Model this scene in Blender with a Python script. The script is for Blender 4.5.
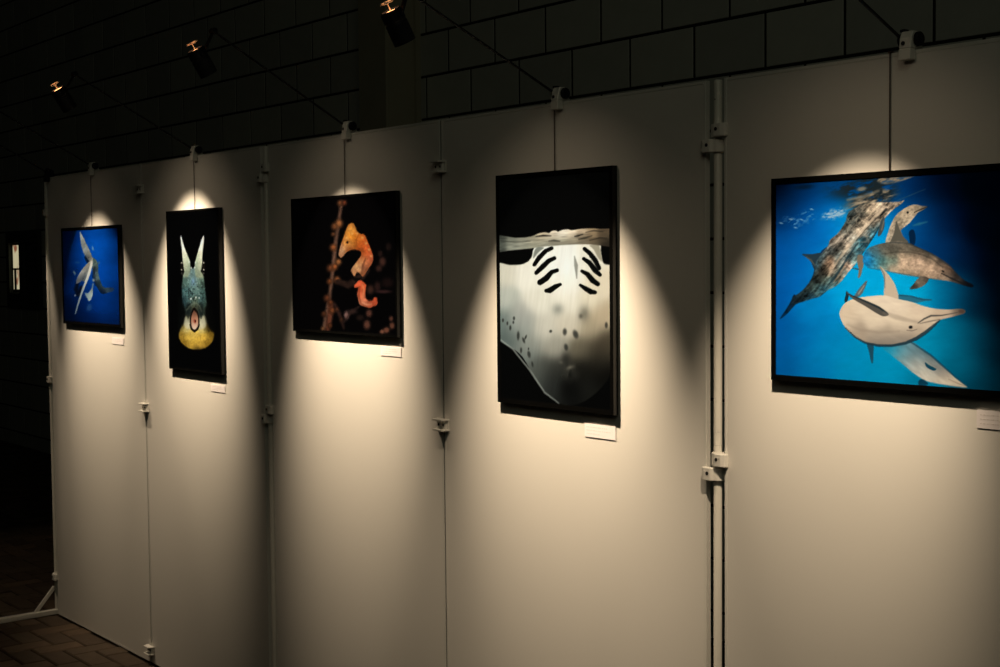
import bpy, bmesh, math, random
import numpy as np
from mathutils import Matrix, Vector

random.seed(7)
for o in list(bpy.data.objects):
    bpy.data.objects.remove(o, do_unlink=True)
scene = bpy.context.scene
COL = scene.collection
R = math.radians

# ------------------------------------------------------------------ camera
# world: X runs along the row of display panels (their faces lie in y = 0), -Y is the visitors' side, Z up
cam_d = bpy.data.cameras.new('camera')
cam = bpy.data.objects.new('camera', cam_d)
COL.objects.link(cam)
cam_d.sensor_width = 36.0
cam_d.lens = 1395.9 * 36.0 / 1000.0
cam_d.clip_start = 0.05
cam_d.clip_end = 100
YAW, PIT, ROL = -0.9046, -0.0509, -0.0096
fw = Vector((math.sin(YAW) * math.cos(PIT), math.cos(YAW) * math.cos(PIT), math.sin(PIT)))
rt = Vector((math.cos(YAW), -math.sin(YAW), 0))
up = rt.cross(fw)
r2 = rt * math.cos(ROL) + up * math.sin(ROL)
u2 = -rt * math.sin(ROL) + up * math.cos(ROL)
m = Matrix((r2, u2, -fw)).transposed().to_4x4()
m.translation = Vector((2.1597, -2.3118, 1.598))
cam.matrix_world = m
scene.camera = cam

# ------------------------------------------------------------------ light and exposure
scene.view_settings.view_transform = 'Standard'
scene.view_settings.look = 'None'
scene.view_settings.gamma = 1.0
scene.view_settings.use_curve_mapping = False
scene.view_settings.exposure = 0.0
world = bpy.data.worlds.new('hall_at_night')
scene.world = world
world.use_nodes = True
wb = world.node_tree.nodes['Background']
wb.inputs['Color'].default_value = (0.95, 1.0, 0.80, 1)
wb.inputs['Strength'].default_value = 0.0010

def area_light(name, loc, target, size, energy, color):
    d = bpy.data.lights.new(name, 'AREA')
    d.size = size
    d.energy = energy
    d.color = color
    o = bpy.data.objects.new(name, d)
    o.location = loc
    o.rotation_euler = (Vector(target) - Vector(loc)).to_track_quat('-Z', 'Y').to_euler()
    COL.objects.link(o)
    return o
# dim light of the hall, high up on the visitors' side
area_light('hall_light', (3.5, -3.5, 5.0), (-2.5, 2.0, 2.4), 2.5, 11.6, (0.97, 1.0, 0.72))

SPOT_COLOR = (1.0, 0.79, 0.545)
# the five picture lamps: x, head centre (y, z), tilt below level, swing (x part of the aim), half beam angle, blend, watts, spill watts, half spill angle
LAMPS = [
    dict(x=-3.545, hc=(-.490, 2.178), tilt=61.0, swing=.045, half=28.0, blend=1.0, watt=110.0, spill=0.4, shalf=50),
    dict(x=-2.575, hc=(-.492, 2.175), tilt=55.8, swing=-.046, half=27.2, blend=1.0, watt=142.0, spill=1.6, shalf=50),
    dict(x=-1.523, hc=(-.490, 2.178), tilt=58.2, swing=.004, half=25.9, blend=1.0, watt=142.0, spill=1.0, shalf=54),
    dict(x=-.527, hc=(-.490, 2.142), tilt=60.4, swing=.002, half=28.2, blend=1.0, watt=141.0, spill=1.5, shalf=50),
    dict(x=.512, hc=(-.490, 2.150), tilt=58.2, swing=-.165, half=25.6, blend=1.0, watt=86.0, spill=1.1, shalf=53),
    # a sixth lamp at the far corner, turned away from the row: only the rim of its beam falls on the end panel
    dict(x=-4.055, hc=(-.490, 2.178), tilt=67.0, swing=-.34, half=26.5, blend=.35, watt=13.0, spill=0.1, shalf=50),
]
def lamp_axis(q):
    a = R(q['tilt'])
    return Vector((q['swing'], math.cos(a), -math.sin(a))).normalized()

# ------------------------------------------------------------------ materials
def mat(name, color, rough=0.6, spec=0.4, metal=0.0, noise=0.0, nscale=30.0, bump=0.0, bscale=120.0, emit=None, estr=0.0):
    M = bpy.data.materials.new(name)
    M.use_nodes = True
    nt = M.node_tree
    b = nt.nodes['Principled BSDF']
    b.inputs['Base Color'].default_value = (*color, 1)
    b.inputs['Roughness'].default_value = rough
    b.inputs['Specular IOR Level'].default_value = spec
    b.inputs['Metallic'].default_value = metal
    if noise or bump:
        tc = nt.nodes.new('ShaderNodeTexCoord')
    if noise:
        n = nt.nodes.new('ShaderNodeTexNoise')
        n.inputs['Scale'].default_value = nscale
        n.inputs['Detail'].default_value = 5
        nt.links.new(tc.outputs['Object'], n.inputs['Vector'])
        mx = nt.nodes.new('ShaderNodeMix')
        mx.data_type = 'RGBA'
        mx.inputs[6].default_value = (*[c * (1 - noise) for c in color], 1)
        mx.inputs[7].default_value = (*[min(1, c * (1 + noise)) for c in color], 1)
        nt.links.new(n.outputs['Fac'], mx.inputs[0])
        nt.links.new(mx.outputs[2], b.inputs['Base Color'])
    if bump:
        n2 = nt.nodes.new('ShaderNodeTexNoise')
        n2.inputs['Scale'].default_value = bscale
        n2.inputs['Detail'].default_value = 4
        nt.links.new(tc.outputs['Object'], n2.inputs['Vector'])
        bp = nt.nodes.new('ShaderNodeBump')
        bp.inputs['Strength'].default_value = bump
        bp.inputs['Distance'].default_value = 0.002
        nt.links.new(n2.outputs['Fac'], bp.inputs['Height'])
        nt.links.new(bp.outputs['Normal'], b.inputs['Normal'])
    if emit:
        b.inputs['Emission Color'].default_value = (*emit, 1)
        b.inputs['Emission Strength'].default_value = estr
    return M

M = {
    'panel': mat('panel_paint', (0.74, 0.71, 0.66), 0.42, 0.35, noise=0.03, nscale=2.5, bump=0.05, bscale=60),
    'edge': mat('panel_edge_paint', (0.70, 0.68, 0.63), 0.45, 0.35),
    'white': mat('white_plastic', (0.78, 0.75, 0.69), 0.4, 0.45, noise=0.04, nscale=60),
    'post': mat('white_enamel', (0.74, 0.71, 0.64), 0.38, 0.5, noise=0.05, nscale=25),
    'screw': mat('dark_hole', (0.015, 0.014, 0.013), 0.6, 0.3),
    'black': mat('black_metal', (0.010, 0.010, 0.012), 0.5, 0.35, noise=0.2, nscale=80),
    'knob': mat('black_plastic', (0.008, 0.008, 0.011), 0.6, 0.25, noise=0.2, nscale=120),
    'frame': mat('black_frame', (0.0022, 0.0022, 0.0021), 0.22, 0.3, noise=0.15, nscale=90),
    'board': mat('backing_board', (0.05, 0.045, 0.04), 0.8, 0.2, noise=0.1, nscale=50),
    'wire': mat('hanging_wire', (0.055, 0.03, 0.022), 0.5, 0.4, noise=0.1, nscale=200),
    'block': mat('concrete_block', (0.54, 0.55, 0.50), 0.9, 0.2, noise=0.10, nscale=9, bump=0.35, bscale=70),
    'block_b': mat('concrete_block_grey', (0.49, 0.50, 0.46), 0.9, 0.2, noise=0.10, nscale=11, bump=0.35, bscale=80),
    'block_c': mat('concrete_block_pale', (0.58, 0.59, 0.53), 0.9, 0.2, noise=0.10, nscale=10, bump=0.35, bscale=75),
    'mortar': mat('dark_mortar', (0.018, 0.018, 0.016), 0.95, 0.1, noise=0.2, nscale=30),
    'pillar': mat('pillar_concrete', (0.43, 0.40, 0.30), 0.85, 0.2, noise=0.12, nscale=6, bump=0.2, bscale=50),
    'paver_a': mat('paver_brown', (0.074, 0.051, 0.032), 0.75, 0.35, noise=0.35, nscale=22, bump=0.6, bscale=90),
    'paver_b': mat('paver_red_brown', (0.064, 0.043, 0.027), 0.75, 0.35, noise=0.35, nscale=25, bump=0.6, bscale=95),
    'paver_c': mat('paver_tan', (0.095, 0.062, 0.038), 0.7, 0.35, noise=0.35, nscale=20, bump=0.6, bscale=85),
    'paver_d': mat('paver_dark', (0.058, 0.038, 0.025), 0.8, 0.3, noise=0.35, nscale=28, bump=0.6, bscale=90),
    'sand': mat('joint_sand', (0.022, 0.016, 0.011), 0.95, 0.1, noise=0.3, nscale=60),
    'lens': mat('lamp_lens', (0.9, 0.85, 0.75), 0.2, 0.5, noise=0.03, nscale=90, emit=(1.0, 0.82, 0.58), estr=6.0),
    'glow': mat('hot_lamp_back', (0.6, 0.2, 0.06), 0.5, 0.3, noise=0.1, nscale=90, emit=(1.0, 0.40, 0.14), estr=6.0),
    'chrome': mat('bright_steel', (0.80, 0.74, 0.66), 0.45, 0.5, metal=0.3, noise=0.05, nscale=90),
    'off_lens': mat('lamp_lens_dark', (0.25, 0.25, 0.25), 0.15, 0.5, noise=0.05, nscale=90),
    'win_frame': mat('window_frame_paint', (0.05, 0.06, 0.05), 0.6, 0.3, noise=0.1, nscale=30),
    'win_dark': mat('dark_window_glass', (0.02, 0.032, 0.028), 0.25, 0.5, noise=0.1, nscale=10),
}

def lit_window_material():
    """A lit room seen through a narrow pane: pale wall, a red-brown thing at one side."""
    W = bpy.data.materials.new('lit_window')
    W.use_nodes = True
    nt = W.node_tree
    b = nt.nodes['Principled BSDF']
    b.inputs['Base Color'].default_value = (0.05, 0.05, 0.04, 1)
    tc = nt.nodes.new('ShaderNodeTexCoord')
    n = nt.nodes.new('ShaderNodeTexNoise')
    n.inputs['Scale'].default_value = 7.0
    nt.links.new(tc.outputs['Object'], n.inputs['Vector'])
    r = nt.nodes.new('ShaderNodeValToRGB')
    r.color_ramp.elements[0].position = 0.36
    r.color_ramp.elements[0].color = (0.28, 0.10, 0.05, 1)
    r.color_ramp.elements[1].position = 0.46
    r.color_ramp.elements[1].color = (0.62, 0.55, 0.34, 1)
    nt.links.new(n.outputs['Fac'], r.inputs['Fac'])
    nt.links.new(r.outputs['Color'], b.inputs['Emission Color'])
    b.inputs['Emission Strength'].default_value = 0.75
    return W
M['lit'] = lit_window_material()

# ------------------------------------------------------------------ mesh helpers
class MB:
    def __init__(self):
        self.bm = bmesh.new()
    def hexa(self, v):                       # 8 corners: bottom ring 0-3 (ccw from above), top ring 4-7
        vs = [self.bm.verts.new(p) for p in v]
        for f in ((3, 2, 1, 0), (4, 5, 6, 7), (0, 1, 5, 4), (1, 2, 6, 5), (2, 3, 7, 6), (3, 0, 4, 7)):
            self.bm.faces.new([vs[i] for i in f])
        return self
    def box(self, x0, x1, y0, y1, z0, z1):
        return self.hexa([(x0, y0, z0), (x1, y0, z0), (x1, y1, z0), (x0, y1, z0),
                          (x0, y0, z1), (x1, y0, z1), (x1, y1, z1), (x0, y1, z1)])
    def chamfer_box(self, x0, x1, y0, y1, z0, z1, c):
        self.box(x0, x1, y0, y1, z0, z1)
        return self
    def prism(self, pts, z0, z1, pts2=None):   # polygon in XY (ccw) extruded in z
        pts2 = pts2 or pts
        a = [self.bm.verts.new((x, y, z0)) for x, y in pts]
        b = [self.bm.verts.new((x, y, z1)) for x, y in pts2]
        n = len(pts)
        self.bm.faces.new(a[::-1])
        self.bm.faces.new(b)
        for i in range(n):
            self.bm.faces.new((a[i], a[(i + 1) % n], b[(i + 1) % n], b[i]))
        return self
    def rings(self, p0, axis, prof, seg=20, cap0=True, cap1=True):
        """Lathe: prof is [(distance along axis, radius)]"""
        a = Vector(axis).normalized()
        t = Vector((1, 0, 0)) if abs(a.x) < 0.9 else Vector((0, 1, 0))
        e1 = a.cross(t).normalized()
        e2 = a.cross(e1)
        p0 = Vector(p0)
        R_ = []
        for d, r in prof:
            R_.append([self.bm.verts.new(p0 + a * d + (e1 * math.cos(2 * math.pi * k / seg) + e2 * math.sin(2 * math.pi * k / seg)) * r) for k in range(seg)])
        for i in range(len(R_) - 1):
            for k in range(seg):
                self.bm.faces.new((R_[i][k], R_[i][(k + 1) % seg], R_[i + 1][(k + 1) % seg], R_[i + 1][k]))
        if cap0:
            self.bm.faces.new(R_[0][::-1])
        if cap1:
            self.bm.faces.new(R_[-1])
        return self
    def tube(self, pts, r, seg=10):
        for a, b in zip(pts[:-1], pts[1:]):
            d = Vector(b) - Vector(a)
            self.rings(a, d, [(0, r), (d.length, r)], seg)
        return self
    def bar(self, a, b, w, h, side=(1, 0, 0)):   # rectangular bar from a to b
        a = Vector(a); b = Vector(b)
        d = (b - a).normalized()
        s = Vector(side)
        s = (s - d * s.dot(d)).normalized()
        n = d.cross(s)
        q = []
        for p in (a, b):
            for i, j in ((-1, -1), (1, -1), (1, 1), (-1, 1)):
                q.append(p + s * (w / 2 * i) + n * (h / 2 * j))
        return self.hexa(q)
    def build(self, name, material, parent=None, bevel=0.0, smooth=False, segs=1):
        bm = self.bm
        bmesh.ops.recalc_face_normals(bm, faces=bm.faces)
        if bevel:
            ed = [e for e in bm.edges if len(e.link_faces) == 2 and e.calc_face_angle(0) > 0.6]
            bmesh.ops.bevel(bm, geom=ed, offset=bevel, segments=segs, affect='EDGES', clamp_overlap=True)
        me = bpy.data.meshes.new(name)
        bm.to_mesh(me)
        bm.free()
        me.materials.append(M[material] if isinstance(material, str) else material)
        if smooth:
            for p in me.polygons:
                p.use_smooth = True
            me.set_sharp_from_angle(angle=R(35))
        o = bpy.data.objects.new(name, me)
        COL.objects.link(o)
        if parent is not None:
            o.parent = parent
        return o

def thing(name, label, cat, loc=(0, 0, 0), group=None):
    o = bpy.data.objects.new(name, None)
    o.empty_display_size = 0.05
    o.location = loc
    COL.objects.link(o)
    tag(o, label, cat, group)
    return o

def tag(o, label=None, cat=None, group=None, kind=None):
    if label: o['label'] = label
    if cat: o['category'] = cat
    if group: o['group'] = group
    if kind: o['kind'] = kind
    return o

def link_mesh(name, me, parent, loc=(0, 0, 0), rotz=0.0):
    o = bpy.data.objects.new(name, me)
    o.location = loc
    o.rotation_euler = (0, 0, rotz)
    o.parent = parent
    COL.objects.link(o)
    return o

# ------------------------------------------------------------------ setting: floor of brown pavers
FX0, FX1, FY0, FY1 = -13.0, 3.4, -3.6, 2.0
floor = MB().box(FX0, FX1, FY0, FY1, -0.12, -0.006).build('floor', 'sand')
tag(floor, 'dark brown brick paver floor below the display panels', None, None, 'structure')

PW, PL = 0.10, 0.20
def paver_mesh(name, material):
    g = 0.004
    b = MB().prism([(-PL/2+g, -PW/2+g), (PL/2-g, -PW/2+g), (PL/2-g, PW/2-g), (-PL/2+g, PW/2-g)], -0.02, -0.004)
    b.prism([(-PL/2+g, -PW/2+g), (PL/2-g, -PW/2+g), (PL/2-g, PW/2-g), (-PL/2+g, PW/2-g)], -0.004, 0.0,
            [(-PL/2+g+.004, -PW/2+g+.004), (PL/2-g-.004, -PW/2+g+.004), (PL/2-g-.004, PW/2-g-.004), (-PL/2+g+.004, PW/2-g-.004)])
    o = b.build(name, material)
    me = o.data
    bpy.data.objects.remove(o)
    return me
PMES = [paver_mesh('paver', k) for k in ('paver_a', 'paver_b', 'paver_c', 'paver_d')]

def herringbone():
    """Herringbone bond: (x, y, rotation) of 0.2 x 0.1 m pavers over the floor."""
    out = []
    u = PW
    nx0, nx1 = int(FX0 / u) - 8, int(FX1 / u) + 8
    ny0, ny1 = int(FY0 / u) - 8, int(FY1 / u) + 8
    for j in range(ny0, ny1):
        for i in range(nx0, nx1):
            k = (i - j) % 4
            if k == 0:      # horizontal paver covering (i,j),(i+1,j)
                out.append(((i + 1) * u, (j + .5) * u, 0.0))
            elif k == 3:    # upright paver covering (i,j),(i,j+1)
                out.append(((i + .5) * u, (j + 1) * u, math.pi / 2))
    return out
# a herringbone pattern as seen: rows step diagonally; the nearest, visible ones are separate
field = bmesh.new()
rnd = random.Random(3)
near = 0
for (x, y, rz) in herringbone():
    hx, hy = (PL / 2, PW / 2) if rz == 0 else (PW / 2, PL / 2)
    if x - hx < FX0 or x + hx > FX1 or y - hy < FY0 or y + hy > FY1:
        continue
    dz = rnd.uniform(-0.0025, 0.0015)
    if -4.75 < x < -2.75 and -0.95 < y < 0.28:
        me = rnd.choice(PMES[:1] * 3 + PMES[1:2] * 3 + PMES[2:3] * 2 + PMES[3:] * 2)
        p = link_mesh('paver', me, floor, (x, y, dz), rz)
        p.rotation_euler = (rnd.uniform(-.008, .008), rnd.uniform(-.008, .008), rz + rnd.uniform(-.012, .012))
        near += 1
    elif y > -2.2 and x < 1.5:
        g = 0.004
        pts = [(x - hx + g, y - hy + g), (x + hx - g, y - hy + g), (x + hx - g, y + hy - g), (x - hx + g, y + hy - g)]
        a = [field.verts.new((px, py, -0.02)) for px, py in pts]
        b = [field.verts.new((px, py, dz)) for px, py in pts]
        mi = rnd.randrange(4)
        fs = [field.faces.new(b)]
        for i in range(4):
            fs.append(field.faces.new((a[i], a[(i + 1) % 4], b[(i + 1) % 4], b[i])))
        for f in fs:
            f.material_index = mi
me = bpy.data.meshes.new('paver_field')
field.to_mesh(me)
field.free()
for k in ('paver_a', 'paver_b', 'paver_c', 'paver_d'):
    me.materials.append(M[k])
pf = link_mesh('paver_field', me, floor)
tag(pf, kind='stuff')

# ------------------------------------------------------------------ setting: back wall of large blocks
WY = 2.0
wall = MB().box(FX0, 3.4, WY + 0.0028, WY + 0.25, -0.1, 4.6).build('wall_back', 'mortar')
tag(wall, 'dark wall of large grey concrete blocks behind the panels', None, None, 'structure')
BL, BH, JG = 0.390, 0.2245, 0.0125
Z0 = 2.585 - 12 * BH
WIN = (-10.46, -9.66, 1.26, 1.93)                     # opening of the window in the wall
WIN_ROWS = (round((WIN[2] - Z0) / BH), round((WIN[3] - Z0) / BH))
WIN = (WIN[0], WIN[1], Z0 + WIN_ROWS[0] * BH, Z0 + WIN_ROWS[1] * BH)
PIL = (-4.281, -4.009, 1.795)                         # pillar x0, x1, front y
rest = bmesh.new()
def block_bm(bm, x0, x1, z0, z1, proud, mi=0):
    t = MB.__new__(MB); t.bm = bm
    n0 = len(bm.faces)
    c = 0.002
    f0 = WY - proud
    v = [(x0, WY + .02, z0), (x1, WY + .02, z0), (x1, WY + .02, z1), (x0, WY + .02, z1),
         (x0, f0 + c, z0), (x1, f0 + c, z0), (x1, f0 + c, z1), (x0, f0 + c, z1),
         (x0 + c, f0, z0 + c), (x1 - c, f0, z0 + c), (x1 - c, f0, z1 - c), (x0 + c, f0, z1 - c)]
    vs = [bm.verts.new(p) for p in v]
    fs = []
    for o in (0, 4):
        for i in range(4):
            fs.append(bm.faces.new((vs[o + i], vs[o + (i + 1) % 4], vs[o + 4 + (i + 1) % 4], vs[o + 4 + i])))
    fs.append(bm.faces.new(vs[8:12]))
    for f in fs:
        f.material_index = mi
cache = {}
def block_mesh(w, mi):
    key = (round(w, 3), mi)
    if key not in cache:
        bm = bmesh.new()
        block_bm(bm, -w / 2, w / 2, -(BH - JG) / 2 - WY * 0, (BH - JG) / 2, 0.0)
        bmesh.ops.translate(bm, verts=bm.verts, vec=(0, -WY, 0))
        bmesh.ops.recalc_face_normals(bm, faces=bm.faces)
        me = bpy.data.meshes.new('block')
        bm.to_mesh(me); bm.free()
        me.materials.append(M[('block', 'block_b', 'block_c')[mi]])
        cache[key] = me
    return cache[key]
n_single = 0
for row in range(0, 20):
    z0 = Z0 + row * BH
    z1 = z0 + BH
    if z1 > 4.6:
        break
    off = -1.987 if (row - 11) % 2 == 0 else -1.787 + 0.0
    k0 = int((FX0 - off) / BL) - 1
    for k in range(k0, 16):
        x0, x1 = off + k * BL, off + (k + 1) * BL
        x0, x1 = max(x0, FX0), min(x1, 3.3)
        if x1 - x0 < 0.04:
            continue
        spans = [(x0, x1)]
        if z0 < WIN[3] - .01 and z1 > WIN[2] + .01:
            spans = [s for s in ((x0, min(x1, WIN[0])), (max(x0, WIN[1]), x1)) if s[1] - s[0] > .03]
        nspans = []
        for a, b in spans:
            nspans += [s for s in ((a, min(b, PIL[0])), (max(a, PIL[1]), b)) if s[1] - s[0] > .03]
        for a, b in nspans:
            w = b - a - JG
            proud = rnd.uniform(-.0007, .001)
            mi = rnd.randrange(3)
            xc = (a + b) / 2
            # the blocks that show over or beside the panel row are separate pieces
            shown = (xc < -9.3 and xc > -11.4 and z0 < 4.2) or (xc > -9.6 and xc < -0.3 and z1 > 2.34 and z0 < 2.45 + 0.153 * (-xc - 0.3) * 1.0 + .12)
            if shown and n_single < 300:
                link_mesh('block', block_mesh(w, mi), wall, (xc, WY - proud, (z0 + z1) / 2))
                n_single += 1
            else:
                block_bm(rest, a + JG / 2, b - JG / 2, z0 + JG / 2, z1 - JG / 2, proud, mi)
bmesh.ops.recalc_face_normals(rest, faces=rest.faces)
me = bpy.data.meshes.new('block_field')
rest.to_mesh(me); rest.free()
for k in ('block', 'block_b', 'block_c'):
    me.materials.append(M[k])
bf = link_mesh('block_field', me, wall)
tag(bf, kind='stuff')

# concrete pillar standing against the wall
pil = MB().box(PIL[0], PIL[1], PIL[2], WY + .012, -0.006, 4.6).build('trim_1', 'pillar', bevel=.006)
tag(pil, 'pale concrete pillar against the block wall', None, None, 'structure')
st = MB().box(PIL[1], PIL[1] + .022, WY - .03, WY + .012, -0.006, 4.6).build('cover_strip', 'pillar', pil)

# window in the back wall: one narrow lit light, one dark pane
win = MB().box(WIN[0], WIN[1], WY + .012, WY + .03, WIN[2], WIN[3]).build('window_1', 'win_frame')
tag(win, 'small window in the dark wall with one lit pane', None, None, 'structure')
fr = MB()
fr.box(WIN[0], WIN[0] + .07, WY - .03, WY + .012, WIN[2], WIN[3])
fr.box(WIN[1] - .07, WIN[1], WY - .03, WY + .012, WIN[2], WIN[3])
fr.box(WIN[0] + .07, WIN[1] - .07, WY - .03, WY + .012, WIN[3] - .10, WIN[3])
fr.box(WIN[0] + .07, WIN[1] - .07, WY - .03, WY + .012, WIN[2], WIN[2] + .13)
fr.build('window_frame', 'win_frame', win)
MB().box(-10.15, -10.05, WY - .025, WY + .012, WIN[2] + .13, WIN[3] - .10).build('mullion', 'win_frame', win)
MB().box(-10.355, -10.18, WY - .004, WY + .010, 1.585, WIN[3] - .12).build('pane', 'lit', win)
MB().box(-10.355, -10.18, WY - .004, WY + .010, 1.40, 1.575).build('pane', 'lit', win)
MB().box(-10.05, -9.75, WY - .004, WY + .010, WIN[2] + .14, WIN[3] - .12).build('pane', 'win_dark', win)
MB().box(-10.315, -10.275, WY - .012, WY - .004, 1.40, 1.575).build('glazing_bar', 'win_frame', win)
MB().box(-10.36, -10.18, WY - .012, WY - .004, 1.572, 1.588).build('glazing_bar', 'win_frame', win)

# ------------------------------------------------------------------ display panels
H = 2.0
TH = 0.013
PX = {'J0': -4.0825, 'J1': -3.066, 'J2': -2.0628, 'J3': -1.0437, 'J4': 0.0}
GP = 0.0275            # half gap at a post
GJ = 0.0035            # half gap at a plain joint
spans = [(PX['J0'], PX['J1'] - GJ), (PX['J1'] + GJ, PX['J2'] - GP), (PX['J2'] + GP, PX['J3'] - GJ),
         (PX['J3'] + GJ, PX['J4'] - GP), (PX['J4'] + GP, 1.0275)]
plabels = ['white display panel at the far end, behind the whale picture',
           'white display panel behind the tall fish face picture',
           'white display panel behind the orange seahorse picture',
           'white display panel behind the tall pale ray picture',
           'white display panel nearest on the right, behind the blue dolphin picture']
for (x0, x1), lb in zip(spans, plabels):
    t = thing('display_panel', lb, 'display panel', ((x0 + x1) / 2, 0, 0), 'display panels in a row')
    w = (x1 - x0) / 2
    zb = 0.006
    MB().box(-w + .008, w - .008, 0.0, TH, zb + .008, H - .008).build('sheet', 'panel', t)
    e = .008
    MB().box(-w, -w + e, -.0008, TH + .0008, zb, H).build('edge_strip', 'edge', t, bevel=.001)
    MB().box(w - e, w, -.0008, TH + .0008, zb, H).build('edge_strip', 'edge', t, bevel=.001)
    MB().box(-w + e, w - e, -.0008, TH + .0008, H - e, H).build('top_strip', 'edge', t, bevel=.001)
    MB().box(-w + e, w - e, -.0004, TH + .0004, zb, zb + e).build('bottom_strip', 'panel', t)
    if x1 in (spans[0][1], spans[2][1]):                   # dark strip added as the shade inside the plain joint
        MB().box(w, w + 2 * GJ - .0004, .0025, TH - .001, zb, H - .002).build('joint_shade', 'screw', t)
    for s in (-1, 1):
        MB().rings((s * (w - .06), TH / 2, 0.0), (0, 0, 1), [(0, .009), (.003, .009), (.0035, .004), (zb, .004)], 12).build('levelling_foot', 'black', t)

# ------------------------------------------------------------------ posts with cross feet
def post(x, lb, lean=0.0):
    t = thing('support_post', lb, 'post', (x, TH / 2, 0), 'white support posts between panels')
    MB().rings((lean, 0, .022), (-lean, 0, H - .024), [(0, .0096), (H - .026, .0096), (H - .024, .0088)], 24).build('pole', 'post', t, smooth=True)
    MB().box(-.013, .013, -.42, .42, 0.0, .024).build('foot_bar', 'post', t, bevel=.003)
    for s in (-1, 1):
        MB().bar((0, s * .100, .022), (0, s * .010, .128), .010, .016).build('brace', 'post', t, bevel=.001)
    return t
pA = post(-4.112, 'thin white end post with a floor foot, at the far end of the panels')
MB().box(-.016, -.0085, -.006, .004, 1.302, 1.318).build('latch_pin', 'white', pA, bevel=.001)
pB = post(PX['J2'], 'thin white post between the fish face panel and the seahorse panel')
pC = post(PX['J4'] + .004, 'thin white post between the ray panel and the dolphin panel', -.006)
for z in (1.212, 1.182):
    MB().rings((-.006 * (1 - z / H), 0, z), (0, 0, 1), [(0, .0096), (.0006, .0100), (.0016, .0100), (.002, .0096)], 20, False, False).build('tape_edge', 'edge', pC, smooth=True)
MB().rings((-.0005, -.0096, 1.955), (0, -1, 0), [(0, .0016), (.0004, .0016)], 8).build('pin_hole', 'screw', pC)

# ------------------------------------------------------------------ hinge clips on the posts
def clip(x, z, side, lb):
    """Plastic clip that turns on the post and grips the panel on one side (side = +1 right, -1 left)."""
    t = thing('hinge_clip', lb, 'clip', (x, TH / 2, z), 'white hinge clips on the posts')
    h = .0145
    pts = []
    r = .0165
    for k in range(9):                                     # half circle round the post, away from the panel
        a = math.pi / 2 + math.pi * k / 8
        pts.append((r * math.cos(a), r * math.sin(a)))
    pts += [(.006, -.0235), (.026, -.0235), (.036, -.019), (.036, -TH / 2 - .0009), (.0165, -TH / 2 - .0009), (.0165, .0165)]
    if side < 0:
        pts = [(-px, py) for px, py in pts][::-1]
    bd = MB().prism(pts, -h, h).build('body', 'white', t, bevel=.0015)
    MB().rings((side * .014, -.0237, 0.002), (0, -1, 0), [(0, .0042), (.0008, .0042)], 14).build('screw_hole', 'screw', t)
    MB().rings((side * .0225, -.0234, .006), (0, -1, 0), [(0, .002), (.0009, .002), (.0014, .0012)], 10).build('rivet', 'white', t)
    return t
C2, C4 = PX['J2'], PX['J4'] + .004
clip(C4, 1.886, 1, 'white clip near the top of the near post, on the dolphin panel')
clip(C4, 1.8525, -1, 'white clip near the top of the near post, on the ray panel')
clip(C4, 1.151, 1, 'white clip halfway up the near post, on the dolphin panel')
clip(C4, 1.117, -1, 'white clip halfway up the near post, on the ray panel')
clip(C2, 1.925, 1, 'white clip near the top of the middle post, on the seahorse panel')
clip(C2, 1.891, -1, 'white clip near the top of the middle post, on the fish face panel')
clip(C2, 1.105, 1, 'white clip halfway up the middle post, on the seahorse panel')
clip(C2, 1.071, -1, 'white clip halfway up the middle post, on the fish face panel')
clip(-4.112, 1.842, 1, 'white clip near the top of the far end post')
clip(-4.112, 1.085, 1, 'white clip halfway up the far end post')
clip(-4.112, 0.176, 1, 'white clip low down on the far end post')

# ------------------------------------------------------------------ flanged brackets over the plain joints
def bracket(x, z, lb):
    t = thing('joint_bracket', lb, 'bracket', (x, 0, z), 'white brackets joining two panels')
    f = -.0007
    d = -.026
    flange = [(-.021, d), (.021, d), (.030, f), (-.030, f)]
    MB().prism(flange, .012, .017).build('flange', 'white', t, bevel=.0008)
    MB().prism(flange, -.017, -.012).build('flange', 'white', t, bevel=.0008)
    MB().box(-.028, .028, -.004, f, -.012, .012).build('back_plate', 'white', t)
    MB().prism([(-.018, -.010), (-.004, -.010), (-.002, -.004), (-.022, -.004)], -.012, .012).build('web', 'white', t, bevel=.0008)
    MB().prism([(.004, -.010), (.018, -.010), (.022, -.004), (.002, -.004)], -.012, .012).build('web', 'white', t, bevel=.0008)
    for s in (-1, 1):
        MB().rings((s * .0105, -.0101, 0), (0, -1, 0), [(0, .004), (.0006, .004)], 12).build('screw_hole', 'screw', t)
    return t
bracket(PX['J1'], 1.900, 'white bracket near the top joint between whale and fish face panels')
bracket(PX['J1'], 1.036, 'white bracket halfway up the joint between whale and fish face panels')
bracket(PX['J1'], 0.058, 'white bracket at the floor between whale and fish face panels')
bracket(PX['J3'], 1.868, 'white bracket near the top joint between seahorse and ray panels')
bracket(PX['J3'], 1.140, 'white bracket halfway up the joint between seahorse and ray panels')

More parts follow.
